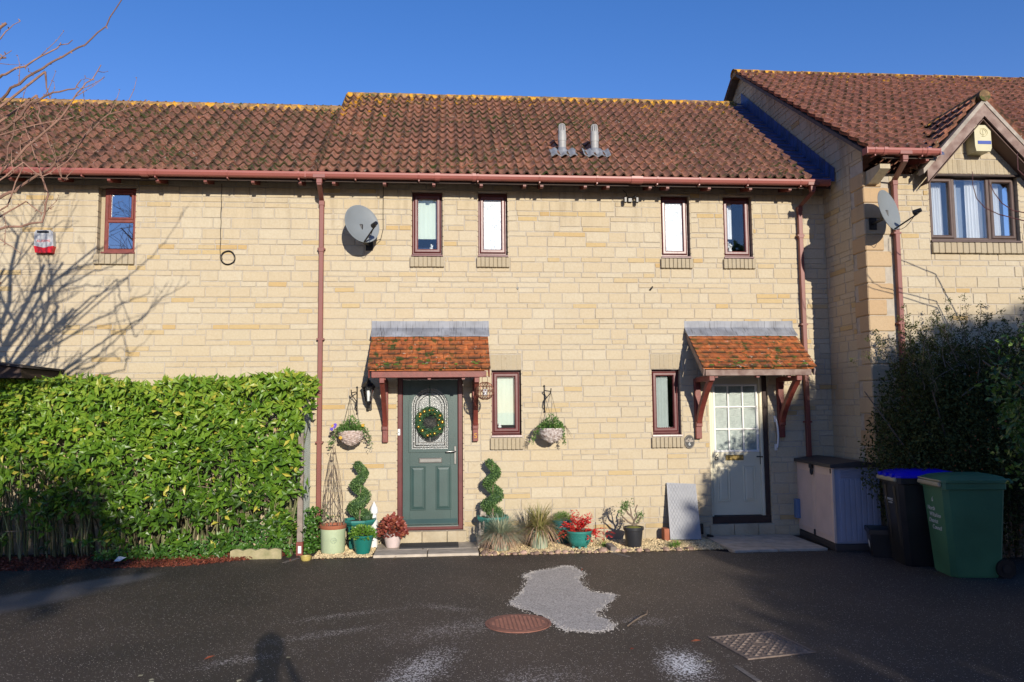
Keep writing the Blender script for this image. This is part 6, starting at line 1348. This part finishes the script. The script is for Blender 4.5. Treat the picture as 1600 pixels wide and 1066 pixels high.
# right-hand shrub, mostly outside the frame, with long dark arching stems
t=thing('evergreen_shrub','glossy evergreen shrub coming in at the right edge nearer the camera','shrub',(5.8,-5.2,GZ))
b=B(); crown(b,(5.75,-5.25,1.85),(1.15,1.5,1.12),15000,.065,.035,5); b.build('foliage',L_right,t)
b=B(); rs=random.Random(8)
for k in range(14): b.tube([(5.8+rs.gauss(0,.15),-5.2+rs.gauss(0,.2),GZ-.02),(5.8+rs.gauss(0,.4),-5.2+rs.gauss(0,.4),1.3),(5.8+rs.gauss(0,.6),-5.2+rs.gauss(0,.7),2.4)],[.03,.02,.008],6)
b.build('stem',m_trunk,t)
t=thing('rose_stems','long thin dark red bare stems arching in front of the right window','climbing stems',(7.6,-3.0,GZ)); b=B()
for q in (((7.6,-3,GZ),(7.5,-3,2.5),(6.9,-3,3.75),(6.30,-3,3.93),(6.01,-3,4.00),(5.86,-3,4.07),(5.77,-3,4.17),(5.735,-3,4.32),(5.74,-3,4.47)),((7.6,-3.05,GZ),(7.45,-3.05,2.7),(6.9,-3.05,3.85),(6.31,-3.05,4.00),(6.14,-3.05,4.03),(6.02,-3.05,4.11),(5.94,-3.05,4.22),(5.88,-3.05,4.35)),((7.65,-3,GZ),(7.5,-3,3.0),(6.9,-3,4.2),(6.34,-3,4.43),(6.27,-3,4.5),(6.275,-3,4.68))): b.tube(q,[.012,.010,.008,.006,.005,.005,.0045,.004,.003][:len(q)],6)
b.build('stem',M('dark_red_stem',(.09,.025,.025),.6,.3),t,smooth=True)
# lean-to roof at the far left
t=thing('lean_to_porch','dark timber lean-to porch roof showing above the left end of the hedge','porch',(-6.8,-.6,GZ))
b=B(); b.prism([(-8.6,2.92),(-5.10,2.475),(-5.09,2.36),(-8.6,2.36)],-1.0,-.02,'y'); b.build('roof_casing',m_darktim,t)
b=B(); b.prism([(-8.65,2.965),(-5.05,2.505),(-5.05,2.48),(-8.65,2.94)],-1.06,-.015,'y'); b.build('roof_felt',M('roof_felt',(.06,.05,.045),.9,.3,30,.5,90),t)
b=B()
for x in (-7.2,-8.3): b.cbox(x,x+.09,-.95,-.86,GZ,2.37,.006)
b.build('post',m_darktim,t)
# evergreen tree read from its foliage shadow; other crowns added unseen to shape shade
def unseen_crown(name,lab,cat,c,rad,n,seed,trunk=True,L=.30,shell=.6,mat=None,amp=.18):
    t=thing(name,lab,cat,(c[0],c[1],GZ)); b=B(); crown(b,c,rad,n,L,L*.55,seed,shell,amp=amp); b.build('foliage',mat or L_right,t)
    if trunk: b=B(); b.tube([(c[0],c[1],.0),(c[0]+.1,c[1],c[2]*.5),(c[0],c[1],c[2]+rad[2]*.5)],[.28,.2,.06],10); b.build('trunk',m_trunk,t)
unseen_crown('evergreen_tree','tall evergreen tree across the road behind the photographer to the right','tree',(12.6,-20,4.4),(5.6,2.6,3.95),42000,2,shell=.4,amp=.07)
unseen_crown('added_shade_hedge','unseen tall hedge added behind the photographer to shade the right side','hedge',(9.2,-20.4,2.4),(4.6,1.5,3.0),20000,4,False)
unseen_crown('added_shade_crown','unseen upper crown added behind the photographer to shade the left hedge','tree',(-1.6,-22,6.3),(2.3,1.5,.95),1700,6,amp=.25)
unseen_crown('added_shade_crown','unseen lower crown added behind the photographer to shade the near left drive','tree',(-2.6,-22.6,3.2),(3.9,1.5,1.75),7000,7,amp=.1)
# ================================================================ THE PHOTOGRAPHER
def skin(name,nodes_,edges,mat,parent,sub=1):
    import bmesh
    bm=bmesh.new(); sk=bm.verts.layers.skin.verify(); vs=[bm.verts.new(q[0]) for q in nodes_]
    for v,q in zip(vs,nodes_):
        r=q[1]; v[sk].radius=(r if isinstance(r,tuple) else (r,r)); v[sk].use_root=(v is vs[0])
    for a,c in edges: bm.edges.new((vs[a],vs[c]))
    me=bpy.data.meshes.new(name); bm.to_mesh(me); bm.free(); o=bpy.data.objects.new(name,me); COL.objects.link(o); o.modifiers.new('skin','SKIN')
    if sub: s=o.modifiers.new('sub','SUBSURF'); s.levels=sub; s.render_levels=sub
    bpy.context.view_layer.update(); dg=bpy.context.evaluated_depsgraph_get(); m2=bpy.data.meshes.new_from_object(o.evaluated_get(dg)); bpy.data.objects.remove(o)
    o=bpy.data.objects.new(name,m2); COL.objects.link(o); m2.materials.clear(); m2.materials.append(mat); m2.polygons.foreach_set('use_smooth',np.ones(len(m2.polygons),bool)); o.parent=parent; return o
px_,py_=0.0,-11.10
t=thing('person','person in a dark coat standing and holding a camera up to the face','person',(px_,py_,GZ))
H=1.80
N=[((0,0,.95),.14),((0,0,1.15),.13),((0,.0,1.38),.15),((0,0,1.53),.07),((0,.02,1.62),.065),((0,.03,1.75),.10),((0,.02,1.86),.085),
 ((-.19,0,1.46),.065),((-.33,.05,1.24),.05),((-.17,.17,1.50),.038),((-.07,.20,1.68),.028),((.19,0,1.46),.065),((.33,.05,1.24),.05),((.17,.17,1.50),.038),((.07,.20,1.68),.028),
 ((-.10,0,.86),.10),((-.12,.02,.48),.062),((-.13,-.02,.08),.04),((-.14,.14,.035),.035),((.10,0,.86),.10),((.12,.02,.48),.062),((.13,-.02,.08),.04),((.14,.14,.035),.035)]
Eg=[(0,1),(1,2),(2,3),(3,4),(4,5),(5,6),(2,7),(7,8),(8,9),(9,10),(2,11),(11,12),(12,13),(13,14),(0,15),(15,16),(16,17),(17,18),(0,19),(19,20),(20,21),(21,22)]
N=[((q[0][0]*1.06,q[0][1],q[0][2]*1.045),q[1]) for q in N]
skin('body',N,Eg,M('dark_coat_cloth',(.03,.035,.05),.85,.3,20),t,2)
b=B(); b.ball((px_,py_+.01,GZ+1.875),.115,.12,.135,n=16,m=12); b.build('hair',M('brown_hair',(.05,.03,.02),.7,.3,40),t,smooth=True)
b=B(); b.cbox(px_-.065,px_+.065,py_+.125,py_+.165,GZ+1.77,GZ+1.86,.008); b.build('camera_body',m_black,t)
